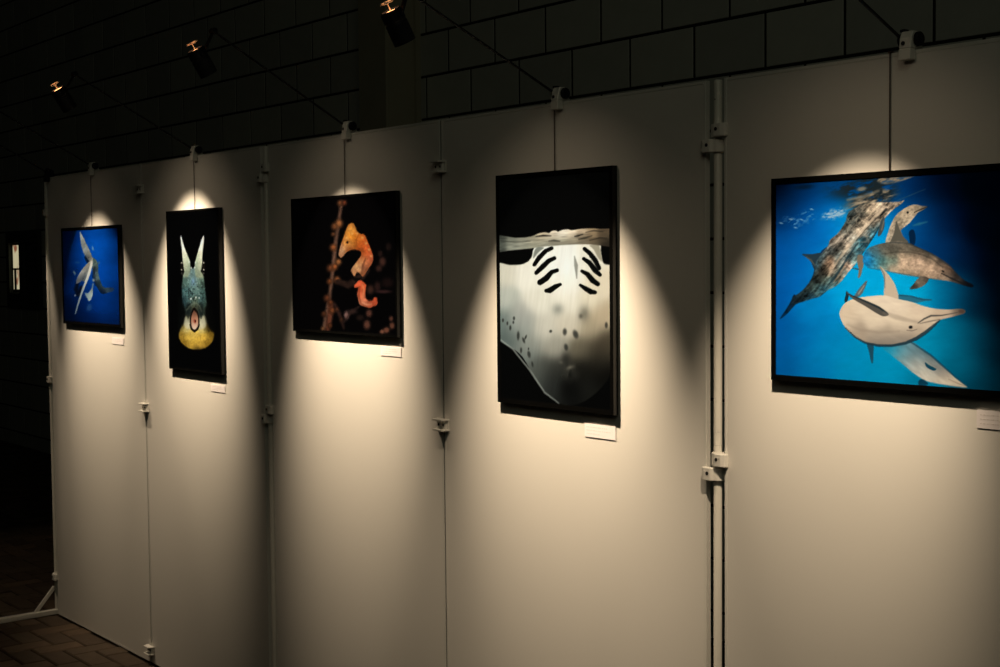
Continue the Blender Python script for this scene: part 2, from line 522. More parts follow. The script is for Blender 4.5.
# ------------------------------------------------------------------ painting the photographic prints
class Canvas:
    """Colour field on a vertex grid; shapes are given in trace coordinates of the print
    (a plane coordinate system tied to the four corners of that picture)."""
    def __init__(self, x0, x1, z0, z1, step, cw, ct, seed):
        self.nx = int((x1 - x0) / step) + 1
        self.ny = int((z1 - z0) / step) + 1
        gx, gz = np.meshgrid(np.linspace(x0, x1, self.nx), np.linspace(z0, z1, self.ny))
        self.X, self.Z = gx, gz
        A = []
        b = []
        for (px, pz), (u, v) in zip(cw, ct):
            A.append([px, pz, 1, 0, 0, 0, -u * px, -u * pz]); b.append(u)
            A.append([0, 0, 0, px, pz, 1, -v * px, -v * pz]); b.append(v)
        h = np.linalg.solve(np.array(A, float), np.array(b, float))
        d = h[6] * gx + h[7] * gz + 1
        self.u = (h[0] * gx + h[1] * gz + h[2]) / d
        self.v = (h[3] * gx + h[4] * gz + h[5]) / d
        self.c = np.zeros((self.ny, self.nx, 3))
        self.rs = np.random.RandomState(seed)
    def field(self, pts, sig):
        """smooth colour field through control points [(u, v, r, g, b)]"""
        num = np.zeros_like(self.c); den = np.zeros(self.u.shape)
        for u, v, r, g, b in pts:
            w = np.exp(-((self.u - u) ** 2 + (self.v - v) ** 2) / (2 * sig * sig)) + 1e-9
            num += w[..., None] * np.array([r, g, b]) / 255.0
            den += w
        return num / den[..., None]
    def noise(self, sx, sy, ang=0.0, octaves=3):
        """value noise, cell sizes sx, sy in trace units, rotated by ang degrees"""
        ca, sa = math.cos(R(ang)), math.sin(R(ang))
        p = (self.u * ca + self.v * sa) / sx
        q = (-self.u * sa + self.v * ca) / sy
        out = np.zeros(self.u.shape); amp = 1.0; tot = 0.0
        for o in range(octaves):
            tb = self.rs.rand(256, 256)
            pi = np.floor(p).astype(int); qi = np.floor(q).astype(int)
            fp = p - pi; fq = q - qi
            fp = fp * fp * (3 - 2 * fp); fq = fq * fq * (3 - 2 * fq)
            a = tb[qi % 256, pi % 256]; b = tb[qi % 256, (pi + 1) % 256]
            c = tb[(qi + 1) % 256, pi % 256]; d = tb[(qi + 1) % 256, (pi + 1) % 256]
            out += amp * ((a * (1 - fp) + b * fp) * (1 - fq) + (c * (1 - fp) + d * fp) * fq)
            tot += amp; amp *= .55; p = p * 2.03; q = q * 2.03
        return out / tot
    def blend(self, mask, col):
        col = np.asarray(col, float)
        if col.ndim == 1:
            col = col / 255.0
        self.c = self.c * (1 - mask[..., None]) + col * mask[..., None]
    @staticmethod
    def smooth(pts, n=5):
        P = [np.array(p, float) for p in pts]
        out = []
        N = len(P)
        for i in range(N):
            a, b, c, d = P[i - 1], P[i], P[(i + 1) % N], P[(i + 2) % N]
            for k in range(n):
                t = k / n
                out.append(.5 * ((2 * b) + (c - a) * t + (2 * a - 5 * b + 4 * c - d) * t * t + (3 * b - a - 3 * c + d) * t ** 3))
        return out
    def poly(self, pts, soft=.6, smooth=True):
        """coverage of a closed outline"""
        P = self.smooth(pts) if smooth else [np.array(p, float) for p in pts]
        A = np.array(P)
        lo = A.min(0) - 4 * soft - 1; hi = A.max(0) + 4 * soft + 1
        m = (self.u > lo[0]) & (self.u < hi[0]) & (self.v > lo[1]) & (self.v < hi[1])
        out = np.zeros(self.u.shape)
        if not m.any():
            return out
        u = self.u[m]; v = self.v[m]
        ins = np.zeros(u.shape, bool); dm = np.full(u.shape, 1e9)
        n = len(A)
        for i in range(n):
            x0, y0 = A[i]; x1, y1 = A[(i + 1) % n]
            dx, dy = x1 - x0, y1 - y0
            L = dx * dx + dy * dy + 1e-12
            t = np.clip(((u - x0) * dx + (v - y0) * dy) / L, 0, 1)
            dm = np.minimum(dm, (u - x0 - t * dx) ** 2 + (v - y0 - t * dy) ** 2)
            if abs(dy) > 1e-9:
                cr = ((y0 <= v) & (v < y1)) | ((y1 <= v) & (v < y0))
                ins ^= cr & (u < x0 + (v - y0) * dx / dy)
        d = np.sqrt(dm) * np.where(ins, 1, -1)
        t = np.clip(.5 + d / (2 * soft), 0, 1)
        out[m] = t * t * (3 - 2 * t)
        return out
    def stroke(self, pts, soft=.5):
        """tapered line: pts [(u, v, radius)]"""
        best = np.full(self.u.shape, -1e9)
        for (x0, y0, r0), (x1, y1, r1) in zip(pts[:-1], pts[1:]):
            dx, dy = x1 - x0, y1 - y0
            t = np.clip(((self.u - x0) * dx + (self.v - y0) * dy) / (dx * dx + dy * dy + 1e-9), 0, 1)
            d = (r0 + (r1 - r0) * t) - np.hypot(self.u - x0 - t * dx, self.v - y0 - t * dy)
            best = np.maximum(best, d)
        t = np.clip(.5 + best / (2 * soft), 0, 1)
        return t * t * (3 - 2 * t)
    def blob(self, u, v, ru, rv, ang=0.0, power=1.0):
        ca, sa = math.cos(R(ang)), math.sin(R(ang))
        p = ((self.u - u) * ca + (self.v - v) * sa) / ru
        q = (-(self.u - u) * sa + (self.v - v) * ca) / rv
        return np.exp(-(p * p + q * q) ** power)

def pic_ray():                       # tall black-and-white picture: pale underside of a ray below the water line
    P = Canvas(*PIC[3]['inner'], .0014, PIC[3]['cw'], PIC[3]['ct'], 4)
    P.c[:] = np.array([7, 7, 6]) / 255
    body = P.poly([(494, 265.5), (510, 265.5), (521, 265), (528, 262), (532, 257), (533.5, 250), (539, 245), (568, 242), (598, 243), (601, 252), (602.6, 261), (604.6, 264.6), (609, 265.6), (616, 266),
                   (614, 300), (613, 340), (611, 374), (604, 386), (594, 396), (583, 403), (572, 405.5), (563, 404.5), (556, 400.5), (546, 392.5), (538, 382), (531, 370), (523, 357), (514, 349.5), (506, 345), (499, 339), (493, 330), (492, 300)], .8)
    f = P.field([(503, 272, 226, 218, 192), (530, 275, 252, 244, 220), (552, 256, 255, 251, 232), (568, 265, 255, 253, 236), (590, 262, 250, 240, 212), (602, 285, 240, 222, 186), (503, 300, 196, 196, 176), (540, 302, 240, 232, 206),
                 (568, 288, 255, 248, 226), (568, 304, 246, 236, 208), (590, 300, 238, 224, 190), (604, 315, 196, 174, 138), (504, 322, 112, 124, 114), (520, 319, 184, 180, 164), (522, 327, 156, 160, 146), (545, 328, 214, 206, 182), (570, 325, 216, 204, 176), (592, 330, 176, 160, 128), (606, 345, 76, 66, 50),
                 (510, 338, 92, 102, 94), (530, 345, 156, 156, 140), (555, 348, 164, 158, 138), (583, 350, 104, 96, 76), (600, 350, 60, 54, 42), (600, 362, 34, 31, 24), (525, 356, 112, 118, 108), (540, 368, 86, 88, 78), (556, 370, 54, 54, 47), (585, 370, 22, 21, 17), (605, 378, 14, 13, 10),
                 (538, 380, 78, 82, 74), (555, 380, 34, 35, 31), (550, 388, 44, 46, 42), (560, 397, 34, 35, 31), (572, 398, 15, 15, 13), (590, 390, 24, 24, 20)], 8)
    st = P.noise(2.4, 30, 6, 3)
    f = f * (0.96 + 0.08 * st)[..., None]
    P.blend(body, np.clip(f, 0, 1))
    edge = P.stroke([(499, 339, .8), (514, 350, .8), (531, 371, .8), (546, 393, .8), (560, 403.5, .6)], .8)
    P.blend(edge * .6, (185, 188, 172))
    # water line
    band = P.poly([(494, 235.6), (503, 236), (515, 238), (526, 237.6), (533, 236.2), (538, 234), (545, 232.8), (549, 233.4), (552, 231.4), (556, 231), (558, 232.2), (562, 230.6), (568, 229.8), (572, 230.8), (580, 229.6), (590, 229), (600, 229.6), (614, 231),
                   (614, 246.6), (600, 246.4), (590, 245.2), (575, 245.2), (560, 246), (545, 247.2), (530, 249), (512, 250.6), (494, 251.5)], .7)
    f = P.field([(500, 238, 58, 60, 52), (500, 244, 104, 108, 94), (500, 250, 66, 68, 60), (512, 241, 126, 126, 108), (512, 247, 150, 150, 130), (524, 240, 150, 146, 124), (524, 246, 160, 158, 136), (534, 239, 168, 158, 130), (534, 245, 170, 166, 140), (543, 234.5, 206, 184, 150),
                 (544, 240, 186, 176, 146), (545, 245, 168, 164, 140), (553, 234, 250, 230, 198), (554, 240, 150, 142, 118), (556, 245, 150, 144, 122), (562, 234, 255, 240, 212), (564, 240, 176, 166, 138), (566, 245, 160, 152, 126), (572, 234, 252, 230, 196), (573, 240, 150, 138, 112),
                 (574, 245, 130, 122, 100), (582, 232, 222, 196, 158), (582, 238, 110, 96, 74), (584, 244, 120, 110, 88), (592, 232, 168, 142, 106), (592, 239, 128, 108, 80), (594, 245, 82, 72, 56), (603, 233, 92, 76, 56), (603, 240, 78, 66, 50), (606, 245, 40, 34, 26)], 3.6)
    f = f * (0.78 + 0.44 * P.noise(12, 1.8, -3, 3))[..., None]
    P.blend(band, np.clip(f, 0, 1))
    for st_, op in (([(536, 237, .4), (543, 236, .9), (551, 236.4, .4)], .9), ([(549, 241.6, .4), (554, 241, .9), (560, 241.8, .4)], .6), ([(575, 237, .5), (578, 236.4, .9), (583, 235, .4)], .9), ([(579, 240, .5), (585, 238.6, 1.0), (592, 236.6, .5)], .6),
                    ([(586, 233, .4), (594, 231.2, .7), (603, 232.6, .4)], .6), ([(590, 241, .4), (600, 238.6, .8), (607, 239, .4)], .6), ([(500, 241, .4), (515, 242.4, .6), (530, 241.6, .4)], .4)):
        P.blend(P.stroke(st_, .8) * op, (30, 27, 21))
    # greyish fold round the gills
    P.blend(P.poly([(533.4, 259), (534.6, 251), (538, 247.6), (544, 248.4), (539, 252.6)], .9) * .8, (104, 108, 94))
    P.blend(P.poly([(590, 246), (598.6, 246), (601, 253), (602, 262), (598, 258), (594, 250.6)], .9) * .7, (132, 122, 96))
    sl = [[(551.8, 248.8, 1.9), (546, 251.4, 2.2), (539.5, 258, 2.4), (534.6, 265.2, 1.9)], [(554.6, 258.8, 2.0), (549, 261.4, 2.3), (543, 267.2, 2.6), (536.6, 273.4, 2.1)],
          [(557.5, 271, 1.9), (552, 272.8, 2.3), (546.5, 279, 3.0), (540.5, 283, 2.9)], [(560.7, 285.2, 1.6), (555.5, 287.6, 2.6), (550.5, 291, 2.9), (546.8, 291.4, 2.0)],
          [(584.8, 249.6, 2.0), (590, 254, 2.3), (595.5, 261, 2.5), (599.6, 269, 2.0)], [(584.2, 259.6, 1.9), (590, 263.6, 2.4), (595.5, 271, 2.8), (600.2, 275.6, 2.0)],
          [(582.4, 272, 1.7), (588, 275, 2.4), (593, 281.2, 2.9), (598.2, 284.8, 2.4)], [(580.8, 286, 1.5), (586, 289.4, 2.4), (591.5, 292.6, 2.8), (595.5, 293.2, 2.0)]]
    for s in sl:
        P.blend(P.stroke(s, .55), (10, 10, 9))
    P.blend(P.stroke([(574.8, 257, .4), (576.4, 266, 1.9), (577.2, 279, .5)], .8) * .75, (128, 124, 108))
    P.blend(P.blob(558.5, 310, 6, 6) * .55, (110, 112, 100))
    P.blend(P.blob(585, 314, 5.5, 8) * .6, (88, 84, 70))
    P.blend(P.blob(581.5, 317, 2, 2.4) * .6, (60, 56, 46))
    for u, v, a, b, g in ((551.5, 332, 1.5, 1.6, 40), (565.6, 332.6, 2.2, 3.6, 0), (576.4, 335, 2.7, 4.6, -20), (567, 348, 2.1, 3.6, -10), (503.5, 321, 1.1, 2, 0), (508, 324, 1, 2, 0), (511, 328.5, 1.2, 2.6, 0), (514.6, 319, 1.2, 2, 0),
                          (514, 323, 1, 1.6, 0), (519, 336.5, 1.5, 4.6, 0), (524.5, 341, 1.3, 3.2, -20), (526.5, 338, 1, 2.6, 20), (522, 351, 1.2, 3, 0), (530, 355, 1.7, 3.6, -10), (533.5, 365, 1.1, 3, -10), (529.5, 349.5, .8, 1.4, 0), (607, 326, 1.6, 3.2, 0)):
        P.blend(P.blob(u, v, a, b, g, 2) * .82, (44, 44, 38))
    P.blend(P.blob(567, 360, 5, 8) * .8, (40, 39, 33))
    P.blend(P.blob(571, 387, 9.5, 19, 0, 1.2) * .92, (13, 13, 11))
    P.blend(P.noise(2.5, 9, 10, 3) * P.blob(571, 372, 9, 10, 0, 1.2) * .55, (92, 88, 74))
    P.blend(P.blob(571, 368, 3.6, 1.8, -20) * .6, (132, 124, 104))
    P.blend(P.blob(562, 363, 2.2, 1.6, 20) * .5, (110, 104, 88))
    return P

def pic_dolphins():
    P = Canvas(*PIC[4]['inner'], .0012, PIC[4]['cw'], PIC[4]['ct'], 5)
    P.c = P.field([(776, 186, 0, 8, 22), (782, 200, 0, 20, 48), (800, 190, 0, 40, 84), (830, 188, 0, 62, 116), (860, 186, 0, 56, 104), (890, 190, 0, 66, 126), (915, 188, 0, 34, 74), (940, 185, 0, 12, 32), (975, 185, 0, 4, 12), (1000, 190, 0, 2, 8), (1040, 200, 0, 2, 8),
                   (778, 215, 0, 42, 88), (800, 215, 0, 76, 148), (825, 218, 0, 112, 188), (850, 222, 0, 150, 214), (880, 232, 0, 156, 220), (905, 222, 0, 100, 168), (925, 220, 0, 46, 92), (950, 220, 0, 20, 50), (980, 225, 0, 6, 18), (1010, 240, 0, 3, 10),
                   (780, 250, 0, 78, 150), (805, 250, 0, 102, 178), (830, 270, 0, 142, 206), (860, 270, 0, 168, 222), (885, 260, 0, 168, 224), (915, 240, 0, 66, 122), (940, 250, 0, 46, 92), (965, 260, 0, 22, 50), (990, 270, 0, 7, 20), (1020, 290, 0, 4, 12),
                   (780, 290, 0, 84, 158), (800, 280, 0, 104, 180), (815, 310, 0, 134, 196), (850, 290, 0, 168, 220), (880, 285, 0, 174, 222), (915, 292, 0, 168, 212), (945, 292, 0, 112, 152), (965, 295, 0, 52, 80), (985, 300, 0, 16, 30), (1015, 320, 0, 6, 14),
                   (782, 330, 0, 84, 152), (805, 335, 0, 108, 172), (830, 345, 0, 132, 184), (860, 360, 0, 142, 186), (890, 365, 0, 146, 184), (925, 345, 0, 140, 174), (950, 340, 0, 116, 146), (970, 340, 0, 72, 96), (990, 345, 0, 32, 46), (1015, 350, 0, 14, 22),
                   (784, 372, 0, 86, 146), (815, 375, 0, 114, 168), (850, 380, 0, 130, 172), (885, 385, 0, 134, 170), (925, 388, 0, 118, 148), (960, 365, 0, 92, 116), (980, 385, 0, 56, 74), (1000, 390, 0, 28, 38), (1030, 390, 0, 14, 20)], 13)
    gain = 1.0 + .08 * (P.noise(10, 5, -8, 3) - .5)
    P.c = np.clip(P.c * gain[..., None], 0, 1)
    # broken reflections under the surface
    n1 = P.noise(9, 2.6, -12, 4); n2 = P.noise(7, 2.0, -16, 3)
    reg = np.clip(P.blob(862, 186, 34, 13, -8, 2) + P.blob(872, 200, 26, 10, -18, 2), 0, 1)
    P.blend(reg * np.clip((n1 - .30) * 4.5, 0, 1) * .95, (30, 36, 36))
    P.blend(P.blob(868, 202, 24, 8, -16, 2) * np.clip((n2 - .34) * 5, 0, 1) * .9, (112, 100, 82))
    P.blend(P.blob(872, 200, 22, 7, -20, 2) * np.clip((n2 - .55) * 7, 0, 1), (178, 156, 124))
    P.blend(P.poly([(877, 182), (880, 177.5), (892, 176), (905, 175), (915, 174.5), (909, 178), (897, 182), (887, 184)], 1.2) * (.35 + .65 * np.clip((n2 - .35) * 4, 0, 1)), (150, 128, 100))
    P.blend(P.blob(861, 189, 5, 2.2, -10, 2) * .8, (150, 132, 104))
    P.blend(P.stroke([(847, 200, 1.2), (862, 197, 1.8), (878, 191, 1.0)], 1.4) * .55, (160, 140, 110))
    P.blend(P.blob(803, 187, 10, 2.6, -4, 1.5) * .7, (6, 20, 34))
    sp = P.noise(3.2, 1.7, -14, 3)
    P.blend(np.clip(P.blob(834, 214, 12, 5, -16, 2) * (sp - .30) * 4, 0, 1) * .8, (186, 200, 204))
    P.blend(np.clip(P.blob(792, 222, 10, 4, 16, 2) * (sp - .46) * 5, 0, 1) * .5, (120, 172, 204))
    P.blend(np.clip(P.blob(806, 217, 9, 6, 10, 2) * (sp - .5) * 5, 0, 1) * .45, (110, 168, 204))
    for u, v in ((801, 220), (790, 219.5), (811, 209.5), (780.5, 223.5), (795, 228)):
        P.blend(P.blob(u, v, 2.0, .8, 12, 1.2) * .6, (176, 204, 214))
    # --- large dappled dolphin, upper left, seen swimming up to the right
    A = P.poly([(904, 200.4), (897, 202), (886, 202.2), (872, 203), (860, 206), (850, 211), (846.5, 216), (845, 222), (838, 233), (830, 240), (828, 246), (823, 252), (817, 261), (814.6, 268), (813.6, 274), (810.5, 281),
                (805.5, 288), (799.5, 293.6), (796, 295.5), (794, 295.4), (791.5, 301), (787, 309), (780.4, 319.4), (786.5, 315.5), (792.5, 309), (797, 304.4), (803.5, 302.3), (812, 299.4), (820, 297), (828.5, 290.8), (837, 286),
                (843.5, 279.6), (849, 272), (857, 263), (864, 252), (870, 243), (877, 232), (882, 223), (887, 215.5), (894, 209), (900, 204.6)], .7)
    P.blend(P.poly([(823, 253.6), (812, 254.4), (802, 254.6), (806.5, 258), (811, 262.5), (814.4, 269.5), (819, 264)], .6), (38, 56, 64))
    P.blend(P.poly([(829, 247), (824, 249), (820.5, 253), (826, 254)], .8), (24, 50, 78))
    f = P.field([(900, 202.5, 150, 132, 110), (893, 204, 184, 158, 130), (883, 207, 204, 176, 144), (874, 207, 190, 164, 132), (866, 209, 176, 152, 122), (857, 209, 120, 112, 96), (852, 214, 54, 62, 58), (862, 213, 74, 76, 68), (870, 214, 164, 142, 114),
                 (878, 215, 150, 132, 108), (848, 221, 62, 72, 68), (856, 220, 92, 88, 76), (864, 221, 196, 168, 136), (872, 223, 208, 178, 146), (845, 230, 96, 94, 82), (852, 230, 120, 112, 96), (858, 230, 206, 180, 148), (866, 231, 196, 172, 144),
                 (871, 232, 74, 132, 144), (875, 228, 40, 62, 66), (838, 237, 150, 134, 114), (845, 239, 136, 122, 104), (851, 240, 200, 186, 162), (857, 244, 84, 146, 154), (864, 241, 30, 52, 58), (833, 243, 152, 136, 116), (841, 246, 60, 58, 50),
                 (848, 245, 234, 202, 168), (855, 250, 92, 124, 122), (860, 252, 40, 72, 80), (829, 250, 120, 124, 116), (835, 253, 44, 42, 36), (840, 257, 132, 140, 130), (845, 252, 190, 172, 146), (849, 257, 40, 62, 66), (853, 260, 128, 152, 142),
                 (822, 258, 74, 96, 98), (828, 261, 132, 100, 74), (833, 264, 150, 116, 90), (838, 264, 112, 122, 112), (847, 265, 212, 170, 138), (842, 270, 116, 124, 112), (815, 268, 58, 82, 88), (821, 272, 52, 50, 42), (826, 271, 96, 82, 62), (831, 271, 190, 156, 124),
                 (836, 276, 44, 62, 62), (840, 278, 150, 138, 114), (817, 280, 34, 40, 36), (824, 280, 92, 98, 84), (829, 283, 84, 106, 100), (834, 284, 96, 134, 132), (810, 288, 52, 62, 56), (818, 290, 62, 82, 78), (824, 290, 46, 86, 96), (803, 295, 40, 54, 54),
                 (810, 298, 34, 62, 72), (797, 300, 22, 36, 42), (788, 310, 10, 32, 50), (782, 317, 6, 40, 70)], 3.4)
    s1 = P.noise(10, 2.2, -48, 4); s2 = P.noise(3.0, 2.2, 10, 3)
    rg = np.clip(1 - np.abs(2 * P.noise(5.5, 4.5, -30, 2) - 1) * 3.2, 0, 1) ** 2
    f = f * np.clip(.5 + 1.5 * (s1 - .5) + 1.0 * (s2 - .5) + .46, .2, 1.6)[..., None]
    P.blend(A, np.clip(f, 0, 1))
    P.blend(A * rg * np.clip(P.blob(858, 226, 26, 26, 0, 2), 0, 1) * .38, (226, 200, 164))
    P.blend(P.stroke([(886, 207, .7), (874, 217.5, 1.2), (862, 231, 1.6), (849, 246, 1.7), (838, 261, 1.1), (828, 276, .5)], 1.1) * A * .55, (228, 198, 162))
    P.blend(P.stroke([(878, 217, .3), (866, 229, .5), (856, 241, .4)], .5) * A * .6, (60, 56, 48))
    P.blend(P.stroke([(858, 243, .5), (848.8, 256, 1.0), (841, 269, 1.1), (834, 279, .9), (826, 289, .4)], .8) * A * .75, (26, 46, 52))
    P.blend(P.stroke([(846.7, 264, 1.0), (841, 273, 1.0), (834, 283, .4)], 1.0) * A * .5, (206, 170, 136))
    P.blend(P.stroke([(815, 268, .5), (813.4, 275, .7), (808, 285, .7), (799, 294, .5)], .8) * A * .6, (16, 36, 48))
    P.blend(P.stroke([(866, 250, .5), (872, 240, 1.0), (879, 228, .8), (886, 217, .4)], .9) * A * .7, (18, 40, 48))
    P.blend(P.stroke([(806, 257, .4), (811, 260.6, .8), (815, 266, .4)], .7) * .6, (110, 104, 86))
    P.blend(P.stroke([(886, 209.5, 1.4), (880, 216, .8)], .8) * .8, (24, 26, 26))
    P.blend(P.stroke([(894, 205.5, .5), (887, 211, .8)], .7) * .6, (60, 54, 46))
    P.blend(P.poly([(884, 217), (884.4, 225), (883, 231), (879.4, 236.5), (877.6, 234.6), (879, 228), (880.6, 221)], .6), (70, 76, 74))
    P.blend(P.stroke([(883.5, 221, .6), (881.6, 230, .7)], .6) * .6, (140, 132, 112))
    P.blend(P.poly([(858, 255.5), (863, 256), (864, 263), (862.6, 270), (860.4, 277.6), (858.2, 277.4), (859, 270), (857.4, 263)], .6), (128, 112, 90))
    P.blend(P.stroke([(853, 268.6, .6), (859, 269.6, .5)], .5), (54, 70, 70))
    # --- dolphin B: head and neck rising, upper right of A
    B = P.poly([(927, 206.6), (921.5, 206), (915, 204.6), (908, 206.4), (900.5, 211), (894.5, 217), (890.5, 225), (887.5, 234), (885.4, 243), (893, 245), (902, 244), (906, 243), (903, 236), (901, 231), (904, 227.5),
                (909.5, 223), (914, 217.5), (918, 212.6), (923, 210)], .6)
    f = P.field([(923, 208, 92, 82, 68), (915, 208, 184, 160, 128), (905, 213, 182, 158, 126), (908, 219, 206, 180, 146), (897, 221, 168, 148, 120), (891, 232, 204, 180, 148), (889, 241, 190, 170, 142), (898, 236, 104, 96, 82), (902, 242, 128, 112, 92)], 4)
    f = f * (.58 + .42 * P.noise(4, 2.5, -40, 3) + .40 * P.noise(1.7, 1.4, 0, 2))[..., None]
    P.blend(B, np.clip(f, 0, 1))
    P.blend(P.stroke([(927, 207, .5), (920, 209.6, .6), (914, 212.5, .5)], .5) * .8, (44, 38, 32))
    P.blend(P.blob(907.5, 212.6, 1.2, 1.2, 0, 2), (20, 20, 20))
    P.blend(P.poly([(896, 221), (899, 228), (902.6, 236), (908, 243), (891, 244), (894, 233)], .7), (92, 86, 72))
    P.blend(P.poly([(909, 232), (913, 229.6), (915.4, 235), (915, 244), (911, 247), (909.6, 240)], .7), (6, 34, 62))
    P.blend(P.stroke([(913, 225.5, .5), (919, 224, 1.4), (927, 222, .5)], 1.2) * .55, (60, 122, 132))
    P.blend(P.stroke([(892, 203, .3), (901, 199, .6), (925, 189, .3)], .8) * .35, (80, 96, 92))
    # --- dolphin C: level, beak to the right
    Cm = P.poly([(865, 252), (870, 247.6), (878, 244.6), (888, 242.4), (898, 241), (908, 242.8), (919, 247.6), (931, 253), (942, 259.6), (950.5, 266), (957, 273.4), (964.5, 280), (973.4, 284.6), (972.4, 287.4), (962, 284.8), (951, 281.6),
                 (941, 280.2), (930, 278.8), (919, 277.2), (905, 275.2), (893, 272.6), (881, 269.6), (870, 268.6), (863, 262)], .7)
    f = P.field([(866, 256, 30, 128, 176), (869, 262, 20, 120, 172), (873, 250, 76, 108, 112), (878, 256, 64, 108, 118), (875, 264, 60, 140, 160), (884, 247, 96, 92, 78), (884, 253, 110, 104, 88), (882, 261, 70, 116, 110), (884, 267, 126, 146, 130),
                 (894, 244, 104, 94, 78), (894, 250, 76, 72, 60), (892, 256, 142, 128, 104), (892, 261, 96, 120, 104), (893, 268, 178, 154, 124), (906, 246, 112, 100, 82), (906, 251, 96, 86, 70), (904, 257, 198, 166, 132), (904, 264, 206, 172, 138), (906, 272, 168, 142, 112),
                 (918, 249, 72, 64, 52), (918, 253.4, 110, 94, 76), (917, 259, 206, 170, 136), (918, 267, 210, 174, 140), (920, 275, 152, 126, 100), (930, 255, 64, 58, 48), (932, 260, 150, 124, 98), (930, 267, 204, 168, 134), (931, 275, 176, 144, 114),
                 (942, 263, 58, 50, 42), (941, 269, 176, 142, 112), (940, 276, 158, 130, 104), (949, 267, 92, 70, 54), (948, 273, 88, 70, 56), (947, 278, 164, 138, 112), (956, 276, 36, 32, 30), (957, 281, 70, 60, 52), (965, 282, 20, 20, 22), (972, 286, 10, 12, 18)], 3.6)
    f = f * (.62 + .44 * P.noise(4.5, 2.4, 20, 3) + .32 * P.noise(1.8, 1.6, 0, 2))[..., None]
    P.blend(Cm, np.clip(f, 0, 1))
    P.blend(P.stroke([(882, 254.4, .4), (895, 252.4, .6), (909, 252.2, .7), (922, 254.6, .7), (934, 260, .6), (943, 267.4, .4)], .7) * .4, (44, 40, 32))
    P.blend(P.stroke([(890, 242.6, .4), (908, 243.4, .5), (931, 253.4, .7), (951, 266.6, .7), (965, 280.6, .5)], .6) * .5, (22, 36, 44))
    P.blend(P.stroke([(868, 268, .4), (893, 272.4, .6), (919, 277, .6), (941, 280, .5)], .7) * .55, (34, 88, 100))
    P.blend(P.stroke([(942, 273.5, .5), (952, 278.5, .8), (966, 284.6, .5)], .7) * .8, (24, 24, 24))
    P.blend(P.blob(943.5, 271.5, 1.6, 1.0, 30, 2), (26, 24, 22))
    P.blend(P.poly([(929, 278), (927, 283.4), (920.5, 287.6), (912.6, 289.6), (910.4, 288.6), (914, 284.4), (917.6, 279.6), (922, 276.4)], .6), np.clip(P.field([(913, 288, 60, 54, 46), (921, 282, 118, 104, 86), (927, 279, 84, 72, 60)], 3) * (.8 + .4 * s2)[..., None], 0, 1))
    # --- thin far fins beside the white dolphin
    P.blend(P.poly([(866.8, 281), (866, 287), (861, 296), (854.6, 297.4), (858, 291)], .6), (92, 104, 104))
    P.blend(P.stroke([(864.5, 286, .5), (859, 294, .6)], .6) * .7, (186, 168, 142))
    P.blend(P.poly([(899, 294.8), (909, 295.4), (921, 298), (931, 299.4), (932.4, 300.4), (926, 301.4), (915, 303), (905, 301.6), (898, 299)], .7), (40, 108, 128))
    P.blend(P.stroke([(899, 295.6, .4), (912, 296.4, .6), (924, 300, .6), (932, 300, .5)], .5) * .7, (24, 66, 84))
    # --- dolphin E: lower right, head down to the right
    E = P.poly([(884, 348), (897, 344), (911, 341.4), (921, 347), (932.5, 355.4), (943, 364.6), (950, 371), (957.6, 378.4), (968.6, 386.6), (960, 386.6), (948, 385), (937, 383.2), (926, 380.2), (915, 373.2), (903, 363.4), (892, 355)], .9)
    f = P.field([(888, 350, 20, 142, 172), (899, 352, 66, 142, 156), (910, 350, 104, 138, 142), (922, 354, 92, 116, 118), (936, 364, 104, 112, 108), (905, 360, 140, 158, 152), (918, 364, 186, 180, 162), (930, 372, 206, 192, 166),
                 (946, 378, 214, 192, 160), (958, 383, 190, 168, 138), (946, 370, 120, 114, 104)], 6)
    P.blend(E, f * (.9 + .2 * P.noise(8, 3, 40, 2))[..., None])
    P.blend(P.stroke([(911, 341.6, .6), (932.5, 355.6, 1.0), (950, 371, .9), (968, 386, .4)], .8) * .8, (14, 62, 78))
    P.blend(P.poly([(926.4, 362.4), (931, 365.4), (937.6, 369), (934.6, 370.6), (929, 368), (927, 365.6)], .6), (10, 62, 78))
    P.blend(P.poly([(920, 381), (923.6, 379.2), (928, 381.6), (929.6, 384.4), (925, 385.4), (920.6, 385.6)], .6), (10, 56, 74))
    P.blend(P.stroke([(950, 379, .3), (960, 383.5, .5), (967, 386, .3)], .5) * .6, (120, 104, 86))
    # --- white dolphin: upright fluke, then the body
    P.blend(P.poly([(880.2, 266.6), (884.5, 270), (890.5, 277), (896, 286), (898.8, 300), (885.5, 298), (884.6, 288), (885, 280), (882.4, 273)], .6), (208, 182, 150))
    P.blend(P.stroke([(880.4, 267, .4), (884.6, 275, .9), (885.4, 288, .5)], .7) * .7, (110, 110, 98))
    P.blend(P.poly([(846.6, 291.6), (849, 294), (848.6, 300), (846, 303.6), (845, 300), (846, 296)], .5), (24, 48, 58))
    P.blend(P.poly([(868, 343), (874.4, 345), (874.6, 354), (874.2, 362.6), (872.6, 362.6), (870.6, 354)], .5), (28, 74, 90))
    D = P.poly([(840.3, 316), (841.2, 309.6), (846.6, 302.6), (857, 298.4), (872, 296.4), (885, 295.6), (898, 299), (912, 302), (925, 306.4), (938, 309), (950, 309.6), (960, 308.8), (965.6, 310.4), (964.8, 313.4), (957, 315.8),
                (947, 318.4), (940, 320.6), (936, 325), (928, 332.4), (918, 339), (907, 343.6), (893, 346.2), (878, 345.8), (864, 342.2), (853, 335.4), (845, 326.4)], .6)
